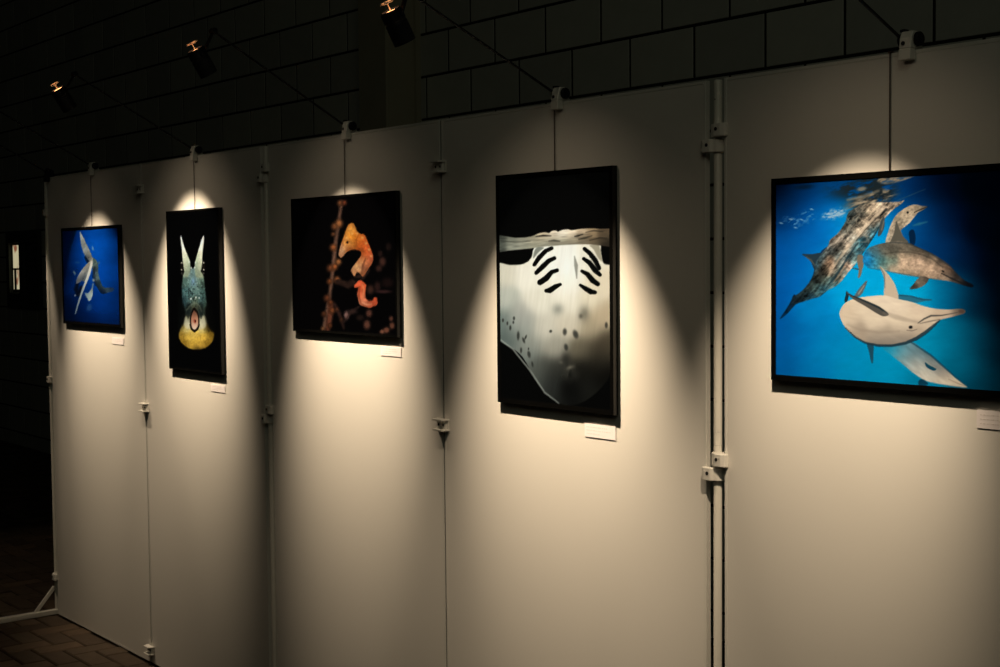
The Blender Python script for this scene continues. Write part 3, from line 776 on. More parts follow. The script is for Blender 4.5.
    f = P.field([(846, 310, 226, 198, 162), (860, 304, 238, 212, 176), (880, 302, 240, 214, 180), (900, 306, 238, 212, 178), (920, 312, 228, 200, 166), (945, 312, 206, 178, 146), (962, 311, 110, 92, 76), (850, 322, 224, 198, 164), (875, 320, 238, 212, 176),
                 (905, 322, 236, 210, 174), (925, 322, 222, 196, 162), (858, 332, 176, 154, 128), (880, 336, 188, 166, 138), (905, 336, 196, 172, 142), (922, 331, 186, 162, 134), (880, 343.5, 128, 116, 102), (905, 342, 120, 110, 98)], 6)
    P.blend(D, np.clip(f * (.94 + .12 * P.noise(12, 4, 10, 3))[..., None], 0, 1))
    P.blend(P.stroke([(846, 328, .4), (856, 337.4, .8), (866, 343, 1.0), (879, 345.8, 1.2), (893, 346, 1.3), (907, 343.2, 1.5), (918, 338.4, 1.8), (928, 331.6, 1.8), (936, 324.6, 1.2), (941, 320, .5)], .7) * .85, (22, 46, 56))
    P.blend(P.stroke([(848, 325, .6), (862, 330.4, 1.2), (880, 332.6, 1.2), (900, 331.6, .6)], 1.6) * .4, (150, 130, 108))
    P.blend(P.poly([(846.6, 292.4), (854, 296.2), (866, 300.8), (877, 305.4), (886, 310.8), (889.6, 315), (884, 316.6), (877, 313.4), (866, 306.6), (853, 299)], .5), (86, 80, 70))
    P.blend(P.stroke([(849, 294.4, .5), (866, 301.6, .9), (880, 308, 1.0), (888, 313.6, .6)], .6) * .8, (28, 40, 44))
    P.blend(P.stroke([(885, 313, 1.4), (897, 317.4, 2.6), (912, 321, 1.6), (920, 322.6, .6)], 1.6) * .4, (140, 122, 102))
    P.blend(P.stroke([(919, 323.2, .4), (925, 319, .8), (932, 315.8, .9), (942, 315.6, .6), (958, 312.6, .3)], .6) * .85, (62, 58, 54))
    P.blend(P.stroke([(921, 323.6, .4), (930, 321.6, .7), (940, 319.6, .6)], .6) * .6, (96, 84, 72))
    P.blend(P.blob(911.6, 327.4, 2.0, 1.7, 0, 2), (18, 20, 22))
    P.blend(P.stroke([(908, 330.4, .4), (913, 331, .5), (918, 329.4, .3)], .5) * .6, (90, 78, 66))
    P.blend(P.blob(962.5, 311.4, 3.6, 2.6, 0, 2) * .7, (70, 52, 44))
    return P

def pic_seahorse():
    P = Canvas(*PIC[2]['inner'], .002, PIC[2]['cw'], PIC[2]['ct'], 6)
    P.c[:] = np.array([5, 4, 4]) / 255
    tex = P.noise(3, 3, 0, 3)
    def shade(mask, col, k=.6):
        P.blend(mask, np.clip(np.array(col) / 255.0 * (1 - k / 2 + k * tex)[..., None], 0, 1))
    # blurred coral stem with polyps
    shade(P.stroke([(341.5, 202, 1.5), (338.6, 222, 1.7), (335.6, 244, 1.8), (334, 262, 2.0), (331.6, 285, 1.6), (329.5, 302, 1.8), (326.4, 318, 1.8), (324, 334, 1.6)], 1.6), (96, 66, 50))
    shade(P.stroke([(331.5, 306, 2.4), (330.6, 318, 2.6), (328, 332, 2.0)], 1.8), (92, 50, 34))
    shade(P.stroke([(335, 304, 1.2), (340, 314, 1.8), (344.6, 328, 1.0)], 1.8) * .7, (62, 38, 30))
    for u, v, r, c in ((339.6, 203.4, 3.2, (110, 66, 48)), (344, 203, 2.8, (104, 52, 38)), (334.4, 227, 3.6, (122, 72, 50)), (338.8, 224, 4.2, (160, 98, 66)), (333.2, 234.6, 2.4, (96, 58, 42)), (333.2, 248, 3.6, (144, 82, 54)), (330.6, 268.6, 3.8, (110, 62, 44)),
                       (338.4, 262.6, 3.4, (150, 92, 62)), (335, 267.4, 3.2, (150, 84, 54)), (329.8, 282, 3.0, (104, 58, 38)), (337.4, 280.4, 3.6, (140, 82, 56)), (327.4, 298.6, 3.6, (92, 50, 36)), (331, 303, 3.0, (96, 52, 36)),
                       (324.6, 314.4, 3.0, (74, 42, 30)), (332.6, 311, 3.4, (112, 62, 42)), (337.4, 310, 2.4, (78, 44, 34)), (323.6, 329, 2.4, (104, 68, 52)), (330.6, 326, 2.6, (84, 46, 32)), (342, 320, 2.4, (60, 36, 28))):
        c = (c[0], c[1] * .98, c[2] * .80)
        P.blend(P.blob(u, v, r * 1.02, r * 1.1, 0, 1.7) * .96, tuple(x * .55 for x in c))
        P.blend(P.blob(u + r * .12, v - r * .1, r * .66, r * .7, 0, 1.2) * .85, c)
        P.blend(P.blob(u + r * .1, v - r * .3, r * .34, r * .32) * .4, tuple(min(255, x * 1.35) for x in c))
    # dark branch behind
    shade(P.stroke([(338, 282, 2.4), (349, 285.5, 3.2), (357, 281, 3.6), (364, 275, 3.2), (368, 271, 2.2)], 1.6), (40, 26, 20))
    # seahorse head, neck and trunk
    S = P.poly([(339, 254.6), (340.4, 247), (343.4, 238), (346.4, 229.4), (349, 224.6), (353, 223.4), (355.4, 227), (357.4, 232), (361, 234.2), (365, 235.4), (367.6, 241), (370.6, 248), (373.6, 257), (372.6, 263), (369.6, 268), (367, 272), (363.4, 277),
                (360.4, 274), (357.4, 272.6), (355, 276.6), (352.4, 273), (351.6, 270), (354.6, 265.4), (358.4, 260.4), (361.6, 255), (360, 251.2), (354, 249.8), (347.6, 252), (343.4, 256.4), (341, 258)], .8)
    f = P.field([(351, 226, 214, 138, 56), (353.6, 229, 226, 150, 62), (347.6, 233, 226, 146, 54), (352, 237, 222, 134, 42), (356.6, 236, 198, 108, 32), (345, 240, 222, 146, 66), (350, 244, 214, 140, 62), (354.6, 243, 176, 96, 34), (345, 248, 220, 150, 84), (341.6, 250, 232, 184, 140),
                 (341, 255, 226, 168, 120), (349, 249, 160, 88, 40), (360, 238, 216, 112, 38), (364, 240, 220, 104, 40), (361, 245, 190, 86, 30), (366, 247, 218, 96, 42), (363, 251, 172, 78, 30), (369, 252, 212, 92, 44), (371.6, 258, 196, 92, 60), (366.6, 256, 200, 96, 46), (364, 260, 186, 110, 62),
                 (368.6, 264, 196, 110, 68), (360, 263, 222, 156, 98), (356, 268, 236, 186, 130), (354, 273, 226, 164, 112), (360.6, 271, 226, 160, 104), (364, 268, 120, 70, 48), (365, 274, 150, 88, 56)], 2.6)
    P.blend(S, np.clip(f * (.68 + .40 * tex + .26 * P.noise(1.5, 1.5, 0, 2))[..., None], 0, 1))
    inner = P.poly([(342, 252), (345, 241), (348.6, 230), (352.6, 226), (356, 233), (364, 238), (368.6, 249), (371, 258), (366, 268), (362, 272), (358, 270), (362, 260), (364, 253), (361, 248), (353, 246.6), (347, 249)], 2.2)
    P.blend(S * (1 - inner) * .34, (104, 46, 18))
    for u, v, r in ((349, 229, 1.2), (352.4, 234, 1.4), (357.4, 233.6, 1.3), (347, 238, 1.2), (362.6, 238, 1.4), (366.4, 243.6, 1.4), (369.4, 250, 1.4), (371.6, 256.6, 1.3), (357, 266, 1.3)):
        P.blend(P.blob(u, v, r, r, 0, 1.6) * .5, (246, 190, 112))
    P.blend(P.stroke([(357, 247, .4), (356.4, 240, .7), (359, 235, .4)], .8) * .4, (130, 62, 18))
    P.blend(P.stroke([(362, 275, .6), (363.4, 266, 1.3), (366, 259, .6)], .9) * .55, (96, 50, 30))
    P.blend(P.blob(347.6, 242.8, 1.3, 1.2, 0, 2), (36, 14, 6))
    P.blend(P.stroke([(345.6, 243.6, .3), (347.6, 241, .5), (349.8, 242.6, .3)], .5) * .6, (120, 66, 20))
    P.blend(P.stroke([(352, 277, .6), (356, 280, 1.6), (361, 279, 1.4)], .8) * .9, (10, 7, 6))
    # curled tail
    T = P.stroke([(356.4, 286.4, 1.8), (360.6, 284, 3.2), (363, 286.6, 3.8), (361.8, 295, 4.0), (363.6, 302, 4.0), (370, 304.8, 3.6), (375.4, 303, 3.0), (376, 299.6, 2.0)], .9)
    f = P.field([(360, 285, 220, 92, 56), (364, 287, 204, 86, 44), (362, 296, 204, 100, 62), (364, 304, 222, 140, 100), (371, 305, 196, 86, 52), (376, 301, 176, 70, 40)], 4)
    P.blend(T, np.clip(f * (.75 + .5 * tex)[..., None], 0, 1))
    P.blend(P.stroke([(360.4, 287, .6), (359.4, 296, .9), (361.6, 304, .8), (369, 308, .6)], .9) * T * .55, (110, 40, 18))
    P.blend(P.stroke([(362.6, 284.6, .6), (364.4, 289, .8), (363.6, 297, .6)], .8) * T * .5, (240, 150, 96))
    P.blend(P.stroke([(363, 303, .6), (367, 305, .9), (372, 304.6, .5)], .8) * T * .5, (240, 172, 126))
    for k in range(7):
        P.blend(P.stroke([(366.4 + 1.6 * k, 302.4, .2), (366.2 + 1.6 * k, 307.6, .25)], .4) * T * .3, (110, 40, 20))
    P.blend(P.stroke([(366, 298, .4), (370, 301, .8), (374, 300.6, .4)], .7) * .8, (60, 22, 12))
    # faint polyps at the right and below
    for u, v, ru, rv, c in ((383, 262, 3.4, 4.6, (64, 38, 30)), (379.4, 268.6, 3.2, 3.4, (50, 30, 24)), (380.6, 254, 2.4, 3, (36, 22, 18)), (371, 290, 3.6, 4.6, (56, 34, 26)), (378, 287, 3.2, 5, (40, 24, 20)), (369.8, 313.6, 3.2, 3.8, (84, 50, 38)),
                            (367.8, 325, 3.4, 4.6, (92, 56, 42)), (383, 332, 2.4, 2.2, (118, 74, 54)), (387.4, 330.4, 3.2, 3, (108, 64, 46)), (393, 326, 2.6, 3.4, (96, 58, 42)), (392, 319, 2.2, 2.6, (80, 48, 36)), (347.4, 315.4, 2.6, 4, (132, 96, 86)),
                            (384, 292, 8, 1.8, (48, 28, 26)), (389, 247, 3, 4, (26, 17, 14)), (388, 283, 6, 5, (24, 14, 12)), (353, 312, 5, 2.6, (44, 30, 26)), (361, 318, 4, 3, (30, 20, 16))):
        P.blend(P.blob(u, v, ru, rv, 0, 1.6), c)
    P.blend(P.stroke([(345, 322, 1), (352, 312, 1.2), (360, 307, .8)], 1.4) * .7, (52, 34, 28))
    return P

def pic_fishface():
    P = Canvas(*PIC[1]['inner'], .002, PIC[1]['cw'], PIC[1]['ct'], 7)
    P.c[:] = np.array([4, 4, 4]) / 255
    tex = P.noise(2.6, 4, 0, 3); fine = P.noise(1.1, 1.3, 0, 2)
    H1 = P.poly([(183.6, 276), (187.4, 272), (191, 270.5), (195, 269.4), (198, 271.4), (201, 273), (204, 278), (205.4, 290), (206.8, 302), (209.4, 311), (211, 321), (213, 329), (214.4, 336), (212.4, 343), (207, 348), (200, 350.4),
                 (192, 349.8), (185.6, 346.8), (181, 342), (179.6, 335.6), (181, 327), (181.8, 314), (182.6, 300), (182.2, 288)], 1.0)
    f = P.field([(186, 274, 150, 156, 128), (193, 276, 96, 122, 118), (200, 276, 148, 152, 120), (183.6, 284, 62, 84, 74), (188, 283, 84, 110, 98), (194, 283, 104, 134, 140), (200, 283, 92, 114, 96), (204, 286, 50, 66, 56), (184, 294, 56, 84, 82),
                 (190, 294, 74, 102, 96), (196, 292, 92, 118, 108), (203, 294, 64, 88, 80), (184, 304, 34, 52, 54), (190, 303, 60, 82, 78), (195, 304, 92, 104, 82), (202, 303, 60, 84, 80), (206, 305, 44, 58, 48), (183, 313, 14, 18, 16), (188, 312, 42, 52, 46), (195, 309, 64, 64, 46),
                 (202, 313, 48, 58, 50), (208, 313, 30, 34, 24), (182.6, 322, 26, 26, 18), (186, 321, 96, 92, 68), (189, 325, 196, 186, 150), (201, 325, 206, 196, 156), (205, 322, 120, 116, 86), (209, 321, 7, 7, 5), (182, 329, 84, 70, 30), (187, 330, 206, 182, 106), (195, 335, 208, 172, 78),
                 (203, 330, 206, 182, 102), (208, 329, 60, 46, 14), (211.6, 327, 8, 7, 4), (182, 337, 150, 116, 40), (189, 338, 208, 168, 66), (198, 340, 204, 162, 60), (206, 338, 200, 158, 58), (212, 336, 112, 84, 24), (184, 344, 128, 96, 28), (192, 346, 184, 144, 52), (201, 346, 190, 148, 54),
                 (209, 344, 136, 102, 30), (200, 351, 60, 44, 16)], 2.6)
    P.blend(H1, np.clip(f * (.76 + .36 * tex + .30 * fine)[..., None], 0, 1))
    P.blend(P.poly([(179, 300), (182.4, 302), (184.6, 309), (186, 317), (184.4, 324), (181.6, 329), (178.6, 331)], 1.4) * .92, (7, 8, 7))
    P.blend(P.poly([(208.6, 303), (206.4, 308), (205.6, 314), (206.8, 321), (209.4, 328), (213.4, 333.4), (216, 330), (213, 312)], 1.4) * .94, (6, 6, 5))
    P.blend(P.poly([(186.4, 318), (189.6, 325), (190.8, 330), (186.6, 329), (184.8, 325)], 1.2) * .7, (212, 202, 166))
    P.blend(P.poly([(204, 317), (200.6, 323), (199.8, 330), (204.6, 329.6), (206.4, 326)], 1.2) * .7, (216, 206, 168))
    P.blend(P.poly([(187, 305), (191.4, 306), (190.6, 316), (188.4, 320), (186.6, 313)], 1.2) * .6, (16, 20, 18))
    P.blend(P.poly([(198.6, 306), (203, 305), (203.8, 313), (201.6, 320), (199.8, 315)], 1.2) * .6, (14, 18, 16))
    sp = np.clip((P.noise(1.4, 1.7, 0, 2) - .62) * 7, 0, 1)
    P.blend(H1 * sp * P.blob(194, 288, 11, 17, 0, 2) * .55, (168, 190, 178))
    dk = np.clip((P.noise(1.8, 2.4, 0, 2) - .58) * 6, 0, 1)
    P.blend(H1 * dk * P.blob(194, 296, 12, 16, 0, 2) * .6, (22, 34, 34))
    for hn in ([(181, 236.6), (182.8, 242.6), (184.4, 248), (187, 254.6), (189.8, 262), (190.6, 270), (187.6, 278.6), (185, 275), (183.4, 266), (182.4, 257), (181.4, 247), (180.4, 240)],
               [(203.8, 236.4), (204.2, 241), (203.2, 250), (202.6, 258), (202.4, 266), (200.6, 274), (198, 279), (195.4, 275), (195, 266), (197, 257), (199.6, 248), (201.6, 241)]):
        mk = P.poly(hn, .7)
        lf = hn[0][0] < 190
        f = P.field([(hn[0][0], 238, 240, 228, 210), (hn[0][0] + (1.6 if lf else -1.2), 247, 240, 226, 202), (185 if lf else 201.4, 257, 226, 216, 186), (188.6 if lf else 196.6, 259, 172, 184, 146), (186 if lf else 200.4, 267, 206, 198, 164), (189.4 if lf else 195.8, 268, 112, 130, 104), (187 if lf else 198.6, 276, 128, 136, 110)], 3.4)
        P.blend(mk, np.clip(f * (1.02 + .24 * fine)[..., None], 0, 1))
    # eyes on the sides: glints round dark balls
    for u in (182.0, 203.8):
        sg = -1 if u < 190 else 1
        P.blend(P.blob(u + sg * .1, 268.6, 1.5, 4.0, 0, 1.2) * .7, (34, 26, 18))
        for dv, br in ((-4.4, 220), (2.6, 206), (6.2, 96)):
            P.blend(P.blob(u + sg * (.4 - .06 * abs(dv)), 268.6 + dv, .75, .95, 0, 2) * .9, (br, br * .94, br * .82))
    for u, v in ((189.4, 263.4), (191.4, 269.4), (195, 269), (195.8, 264), (191.3, 300.4), (196.4, 299), (199.6, 299.6)):
        P.blend(P.blob(u, v, .8, 1.1, 0, 2) * .9, (226, 230, 216))
    P.blend(P.blob(193.4, 282.6, 1.1, 1.9) * .7, (142, 176, 206))
    P.blend(P.stroke([(187, 312, .4), (191, 307, .7), (195, 304, .5), (199.6, 307, .7), (202, 313, .4)], .8) * .5, (116, 122, 98))
    # mouth
    P.blend(P.poly([(194.6, 309), (197.6, 312), (199.6, 318), (199.8, 325), (197.8, 330.6), (195, 332.4), (192, 330), (190.4, 324), (190.8, 317), (192.4, 311.6)], .7), (18, 12, 8))
    P.blend(P.poly([(194.8, 312), (197.2, 315), (198.6, 320), (198.6, 326), (196.8, 329.8), (194.8, 330.8), (192.6, 328.6), (191.6, 322), (192.8, 315)], .6), np.clip(P.field([(195, 313, 96, 62, 44), (193, 321, 196, 130, 98), (197.4, 321, 206, 150, 112), (195, 328, 236, 196, 164), (194.8, 317, 140, 92, 68)], 3), 0, 1))
    P.blend(P.blob(195.4, 322.6, 1.3, 2.2, -10, 2), (150, 66, 46))
    P.blend(P.blob(196, 322.4, .6, 1.2, -10, 2), (70, 24, 16))
    P.blend(P.stroke([(190.4, 326, .5), (192.2, 330.6, .9), (195, 332.8, 1.0), (198, 330.8, .9), (199.8, 326, .5)], .5), (18, 13, 6))
    return P

def pic_whales():
    P = Canvas(*PIC[0]['inner'], .0025, PIC[0]['cw'], PIC[0]['ct'], 8)
    P.c = P.field([(64, 231, 0, 12, 40), (75, 232, 0, 34, 96), (90, 232, 0, 74, 166), (105, 232, 0, 70, 156), (117, 230, 0, 14, 44), (65, 255, 0, 20, 58), (78, 255, 0, 48, 118), (92, 250, 0, 84, 182), (106, 250, 0, 84, 184), (117, 255, 0, 32, 84),
                   (66, 280, 0, 18, 54), (82, 285, 0, 40, 104), (96, 275, 0, 72, 166), (108, 275, 0, 74, 168), (118, 280, 0, 36, 92), (67, 308, 0, 10, 34), (82, 308, 0, 24, 70), (96, 305, 0, 48, 122), (108, 305, 0, 52, 126), (118, 305, 0, 28, 74),
                   (70, 322, 0, 8, 26), (90, 322, 0, 20, 58), (112, 324, 0, 26, 70)], 8)
    P.c *= (.92 + .16 * P.noise(7, 5, 0, 3))[..., None]
    tex = P.noise(2.2, 5, 30, 3)
    def shp(pts, ctl, sig=5, soft=.6):
        f = P.field(ctl, sig)
        P.blend(P.poly(pts, soft), np.clip(f * (.7 + .6 * tex)[..., None], 0, 1))
    shp([(93, 258.6), (97.6, 262), (98.8, 268), (98.8, 274), (100.6, 281), (103, 287), (106, 288.6), (110, 288.4), (113.8, 289), (113.6, 292), (109, 293.4), (104, 294.6), (101, 293.6), (98, 289), (95.4, 283), (93.8, 276), (92.6, 267)],
        [(95, 262, 66, 84, 80), (97.6, 264, 92, 108, 100), (94.4, 272, 58, 74, 78), (97.6, 276, 84, 102, 100), (100, 286, 44, 60, 64), (98, 288, 14, 26, 40), (107, 290.4, 56, 74, 82), (112.6, 290.6, 26, 44, 68), (104, 293.6, 10, 22, 44)], 2.2)
    P.blend(P.stroke([(86, 258, 1.0), (88.6, 262, 1.8), (90.6, 263, .8)], 1.2) * .85, (10, 14, 20))
    shp([(80.3, 231.8), (82.6, 235.4), (84.8, 239.4), (87.8, 246), (90.2, 251), (92, 255.4), (93.4, 260), (90.4, 262), (87.4, 259), (85, 255.4), (83, 250.6), (81.6, 245), (80.8, 239)],
        [(81, 235.6, 176, 174, 162), (83.6, 243, 150, 152, 144), (86.4, 247, 128, 132, 126), (85, 252, 130, 134, 130), (90, 254.6, 140, 136, 122), (88, 258, 40, 48, 52), (92, 259.4, 150, 144, 128)], 2.4)
    P.blend(P.stroke([(78, 283, 1.4), (76.6, 290, 2.4), (78.6, 295, 2.2), (81.6, 288, 1.6)], 1.6) * .9, (6, 10, 20))
    shp([(93, 260.4), (88, 264), (83.4, 269), (79.4, 274.6), (77.2, 279.4), (76.6, 284), (79.6, 283.4), (82.4, 281.4), (84.8, 282.4), (88, 278.4), (90.6, 273.4), (92.8, 267)],
        [(91.4, 264, 172, 160, 138), (86, 269, 156, 150, 136), (81, 275, 136, 134, 126), (78, 281, 92, 94, 94), (89, 272, 130, 132, 126), (85, 279, 80, 88, 92)], 2.6)
    P.blend(P.stroke([(92.2, 263, 1.0), (90.6, 271, 1.3), (87.6, 279.6, 1.3), (84.6, 287, 1.1), (81.6, 295, 1.0), (78.6, 304, .8), (75.8, 314, .4)], .6), np.clip(P.field([(91, 268, 226, 218, 196), (87, 281, 206, 202, 186), (82, 294, 142, 148, 142), (76, 313, 120, 130, 128)], 6), 0, 1))
    P.blend(P.stroke([(95, 268, .8), (94, 277, 1.6), (96, 286, .8)], 1.2) * .6, (10, 18, 34))
    P.blend(P.poly([(85, 293.6), (88.4, 293.8), (91, 291), (92.8, 288.6), (93.2, 294.4), (91.8, 299), (89.4, 301.8), (87.4, 298.6)], .6), np.clip(P.field([(87, 295, 110, 130, 132), (91, 296, 176, 186, 178), (92.6, 290, 140, 150, 146)], 2.4), 0, 1))
    P.blend(P.stroke([(92.4, 291, .6), (93.4, 285, .8)], .6) * .8, (120, 132, 128))
    P.blend(P.blob(75.6, 296, 1.0, 1.0, 0, 2) * .7, (150, 150, 140))
    P.blend(P.blob(89.6, 308, 2.6, 3.6, 20, 1.6) * .45, (60, 96, 130))
    P.blend(P.blob(93.4, 249, 1.0, 2.6, -15, 2) * .8, (100, 140, 180))
    P.blend(P.blob(74.8, 273.4, 1.2, 2.4, -20, 2) * .8, (96, 112, 116))
    P.blend(P.blob(78, 263, 2.6, 1.2, 0, 2) * .4, (40, 80, 120))
    P.blend(P.blob(99.6, 263.6, 1.0, 1.8, 0, 2) * .6, (92, 110, 104))
    P.blend(P.blob(94, 281, 1.4, 1.6, 0, 2) * .8, (150, 150, 138))
    return P

LIP, DEP = .012, .0165
def spec(x0, x1, z0, z1, cw_x1, ct, label, lip=LIP):
    return dict(rect=(x0, x1, z0, z1), inner=(x0 + lip, x1 - lip, z0 + lip, z1 - lip),
                cw=[(x0, z1), (cw_x1, z1), (cw_x1, z0), (x0, z0)], ct=ct, label=label, lip=lip)
PIC = [
    spec(-3.886, -3.259, 1.3475, 1.766, -3.259, [(61.5, 228), (119.8, 225.4), (121, 327.8), (64.3, 323.3)],
         'framed picture of pale whales in deep blue water, farthest on the row'),
    spec(-2.809, -2.375, 1.2045, 1.8035, -2.375, [(165.8, 211.4), (219.4, 207.3), (222.5, 375), (170.9, 369)],
         'tall framed picture of a horned yellow-chinned fish face on black', .008),
    spec(-1.860, -1.248, 1.3797, 1.811, -1.248, [(291, 199.4), (396.4, 190.3), (399.2, 338), (294.7, 331)],
         'framed picture of a small orange seahorse on coral, black background', .008),
    spec(-.773, -.318, 1.2248, 1.828, -.318, [(495.3, 175.2), (612.8, 165.8), (615.5, 415.6), (499.8, 402.5)],
         'tall framed black-and-white picture of a ray with dark gill slits'),
    spec(.1765, .7885, 1.3415, 1.7697, .7165, [(770.5, 179), (1000, 163), (1000, 397), (773, 380.4)],
         'framed picture of five dolphins in bright blue water, nearest on the right'),
]
def paper_light(X, Z):
    """What white paper at (X, Z) would send back under the picture lamps; used to work out the inks of the prints."""
    out = np.zeros(X.shape)
    for q in LAMPS:
        ax = np.array(lamp_axis(q))
        c = np.array([q['x'], *q['hc']]) + ax * .041
        v = np.stack([X - c[0], np.full(X.shape, -DEP - c[1]), Z - c[2]], -1)
        d = np.linalg.norm(v, axis=-1)
        ct = (v @ ax) / d
        for w, h in ((q['watt'], q['half']), (q['spill'], q['shalf'])):
            ch = math.cos(R(h))
            t = np.clip((ct - ch) / (1 - ch), 0, 1)
            out += w / (4 * math.pi ** 2) * t * t * (3 - 2 * t) * v[..., 1] / d ** 3
    return out
def print_material(name):
    Mt = bpy.data.materials.new(name)
    Mt.use_nodes = True
    nt = Mt.node_tree
    b = nt.nodes['Principled BSDF']
    a = nt.nodes.new('ShaderNodeVertexColor')
    a.layer_name = 'ink'
    nt.links.new(a.outputs['Color'], b.inputs['Base Color'])
    b.inputs['Roughness'].default_value = .16
    b.inputs['Specular IOR Level'].default_value = .25
    return Mt
PM = print_material('photographic_print')

def picture(i, painter):
    s = PIC[i]
    x0, x1, z0, z1 = s['rect']
    lip = s['lip']
    t = thing('framed_picture', s['label'], 'picture', ((x0 + x1) / 2, 0, z0), 'framed underwater photographs')
    ox, oz = (x0 + x1) / 2, z0
    w, h = (x1 - x0) / 2, z1 - z0
    fb = MB()
    yf, yb = -DEP, -.0012
    for pts in ([(-w, 0), (w, 0), (w - lip, lip), (-w + lip, lip)], [(w, 0), (w, h), (w - lip, h - lip), (w - lip, lip)],
                [(w, h), (-w, h), (-w + lip, h - lip), (w - lip, h - lip)], [(-w, h), (-w, 0), (-w + lip, lip), (-w + lip, h - lip)]):
        fb.hexa([(p[0], yf, p[1]) for p in pts] + [(p[0], yb, p[1]) for p in pts])
    bmesh.ops.remove_doubles(fb.bm, verts=fb.bm.verts, dist=1e-5)
    fb.build('frame', 'frame', t)
    MB().box(-w + lip, w - lip, -.008, -.002, lip, h - lip).build('backing', 'board', t)
    P = painter()
    X, Z = P.X - ox, P.Z - oz
    n = P.nx * P.ny
    co = np.zeros((n, 3), np.float32)
    co[:, 0] = X.ravel(); co[:, 1] = -DEP + .0025; co[:, 2] = Z.ravel()
    idx = np.arange(n).reshape(P.ny, P.nx)
    q = np.stack([idx[:-1, :-1], idx[:-1, 1:], idx[1:, 1:], idx[1:, :-1]], -1).reshape(-1, 4)
    me = bpy.data.meshes.new('print')
    me.vertices.add(n); me.vertices.foreach_set('co', co.ravel())
    me.loops.add(q.size); me.loops.foreach_set('vertex_index', q.ravel().astype(np.int32))
    me.polygons.add(len(q))
    me.polygons.foreach_set('loop_start', np.arange(0, q.size, 4, dtype=np.int32))
    me.update(calc_edges=True)
    srgb = np.clip(P.c, 0, 1).reshape(-1, 3)
    lin = np.where(srgb <= .04045, srgb / 12.92, ((srgb + .055) / 1.055) ** 2.4)
    lum = paper_light(P.X, P.Z).ravel()
    lum = lum + .035 * lum.max()
    ink = np.clip(lin / (lum[:, None] * np.array(SPOT_COLOR)), .0002, .85)
    ca = me.color_attributes.new('ink', 'FLOAT_COLOR', 'POINT')
    ca.data.foreach_set('color', np.concatenate([ink, np.ones((n, 1))], 1).astype(np.float32).ravel())
    me.materials.append(PM)
    link_mesh('print', me, t)
    return t
for i, fn in enumerate((pic_whales, pic_fishface, pic_seahorse, pic_ray, pic_dolphins)):
    picture(i, fn)

# ------------------------------------------------------------------ caption cards
def card_material():
    C = bpy.data.materials.new('caption_card')
    C.use_nodes = True
    nt = C.node_tree
    b = nt.nodes['Principled BSDF']
    b.inputs['Roughness'].default_value = .7
    tc = nt.nodes.new('ShaderNodeTexCoord')
    mp = nt.nodes.new('ShaderNodeMapping')
    mp.inputs['Scale'].default_value = (260, 1, 0)
    nt.links.new(tc.outputs['Object'], mp.inputs['Vector'])
    n = nt.nodes.new('ShaderNodeTexNoise')
    n.inputs['Scale'].default_value = 1.0
    nt.links.new(mp.outputs['Vector'], n.inputs['Vector'])
    r = nt.nodes.new('ShaderNodeValToRGB')
    r.color_ramp.elements[0].position = .35
    r.color_ramp.elements[0].color = (.62, .56, .55, 1)
    r.color_ramp.elements[1].position = .6
    r.color_ramp.elements[1].color = (.84, .78, .78, 1)
    nt.links.new(n.outputs['Fac'], r.inputs['Fac'])
    nt.links.new(r.outputs['Color'], b.inputs['Base Color'])
    return C
M['print_line'] = card_material()
M['card'] = mat('card_paper', (.86, .80, .81), .7, .25, noise=.02, nscale=40)
for (x0, x1, z0, z1, lb) in ((-3.385, -3.268, 1.276, 1.304, 'whale'), (-2.490, -2.381, 1.139, 1.164, 'fish face'), (-1.361, -1.252, 1.322, 1.350, 'seahorse'),
                             (-.440, -.327, 1.162, 1.196, 'ray'), (.664, .777, 1.280, 1.314, 'dolphin')):
    t = thing('caption_card', 'small white caption card under the %s picture' % lb, 'card', ((x0 + x1) / 2, 0, z0), 'caption cards')
    w, h = (x1 - x0) / 2, z1 - z0
    cd = MB().box(-w, w, -.0022, -.0006, 0, h).build('card', 'card', t)
    for k, ln in enumerate((.78, .9, .5)):
        zc = h * (.74 - .24 * k)
        MB().box(-w * .86, -w * .86 + 1.72 * w * ln, -.0024, -.0021, zc - .0012, zc + .0012).build('print_line', 'print_line', t)

# ------------------------------------------------------------------ hanging wires
for (x, z, lb) in ((-3.565, 1.766, 'whale'), (-2.588, 1.804, 'fish face'), (-1.546, 1.811, 'seahorse'), (-.545, 1.8285, 'ray'), (.468, 1.770, 'dolphin')):
    t = thing('hanging_wire', 'thin dark wire holding up the %s picture' % lb, 'wire', (x, 0, z), 'picture hanging wires')
    MB().rings((0, -.0045, -.003), (0, 0, 1), [(0, .0014), (H - z + .005, .0014)], 8).build('wire', 'wire', t)
    MB().box(-.004, .004, -.0065, TH + .004, H - z + .0005, H - z + .003).build('hook', 'wire', t)

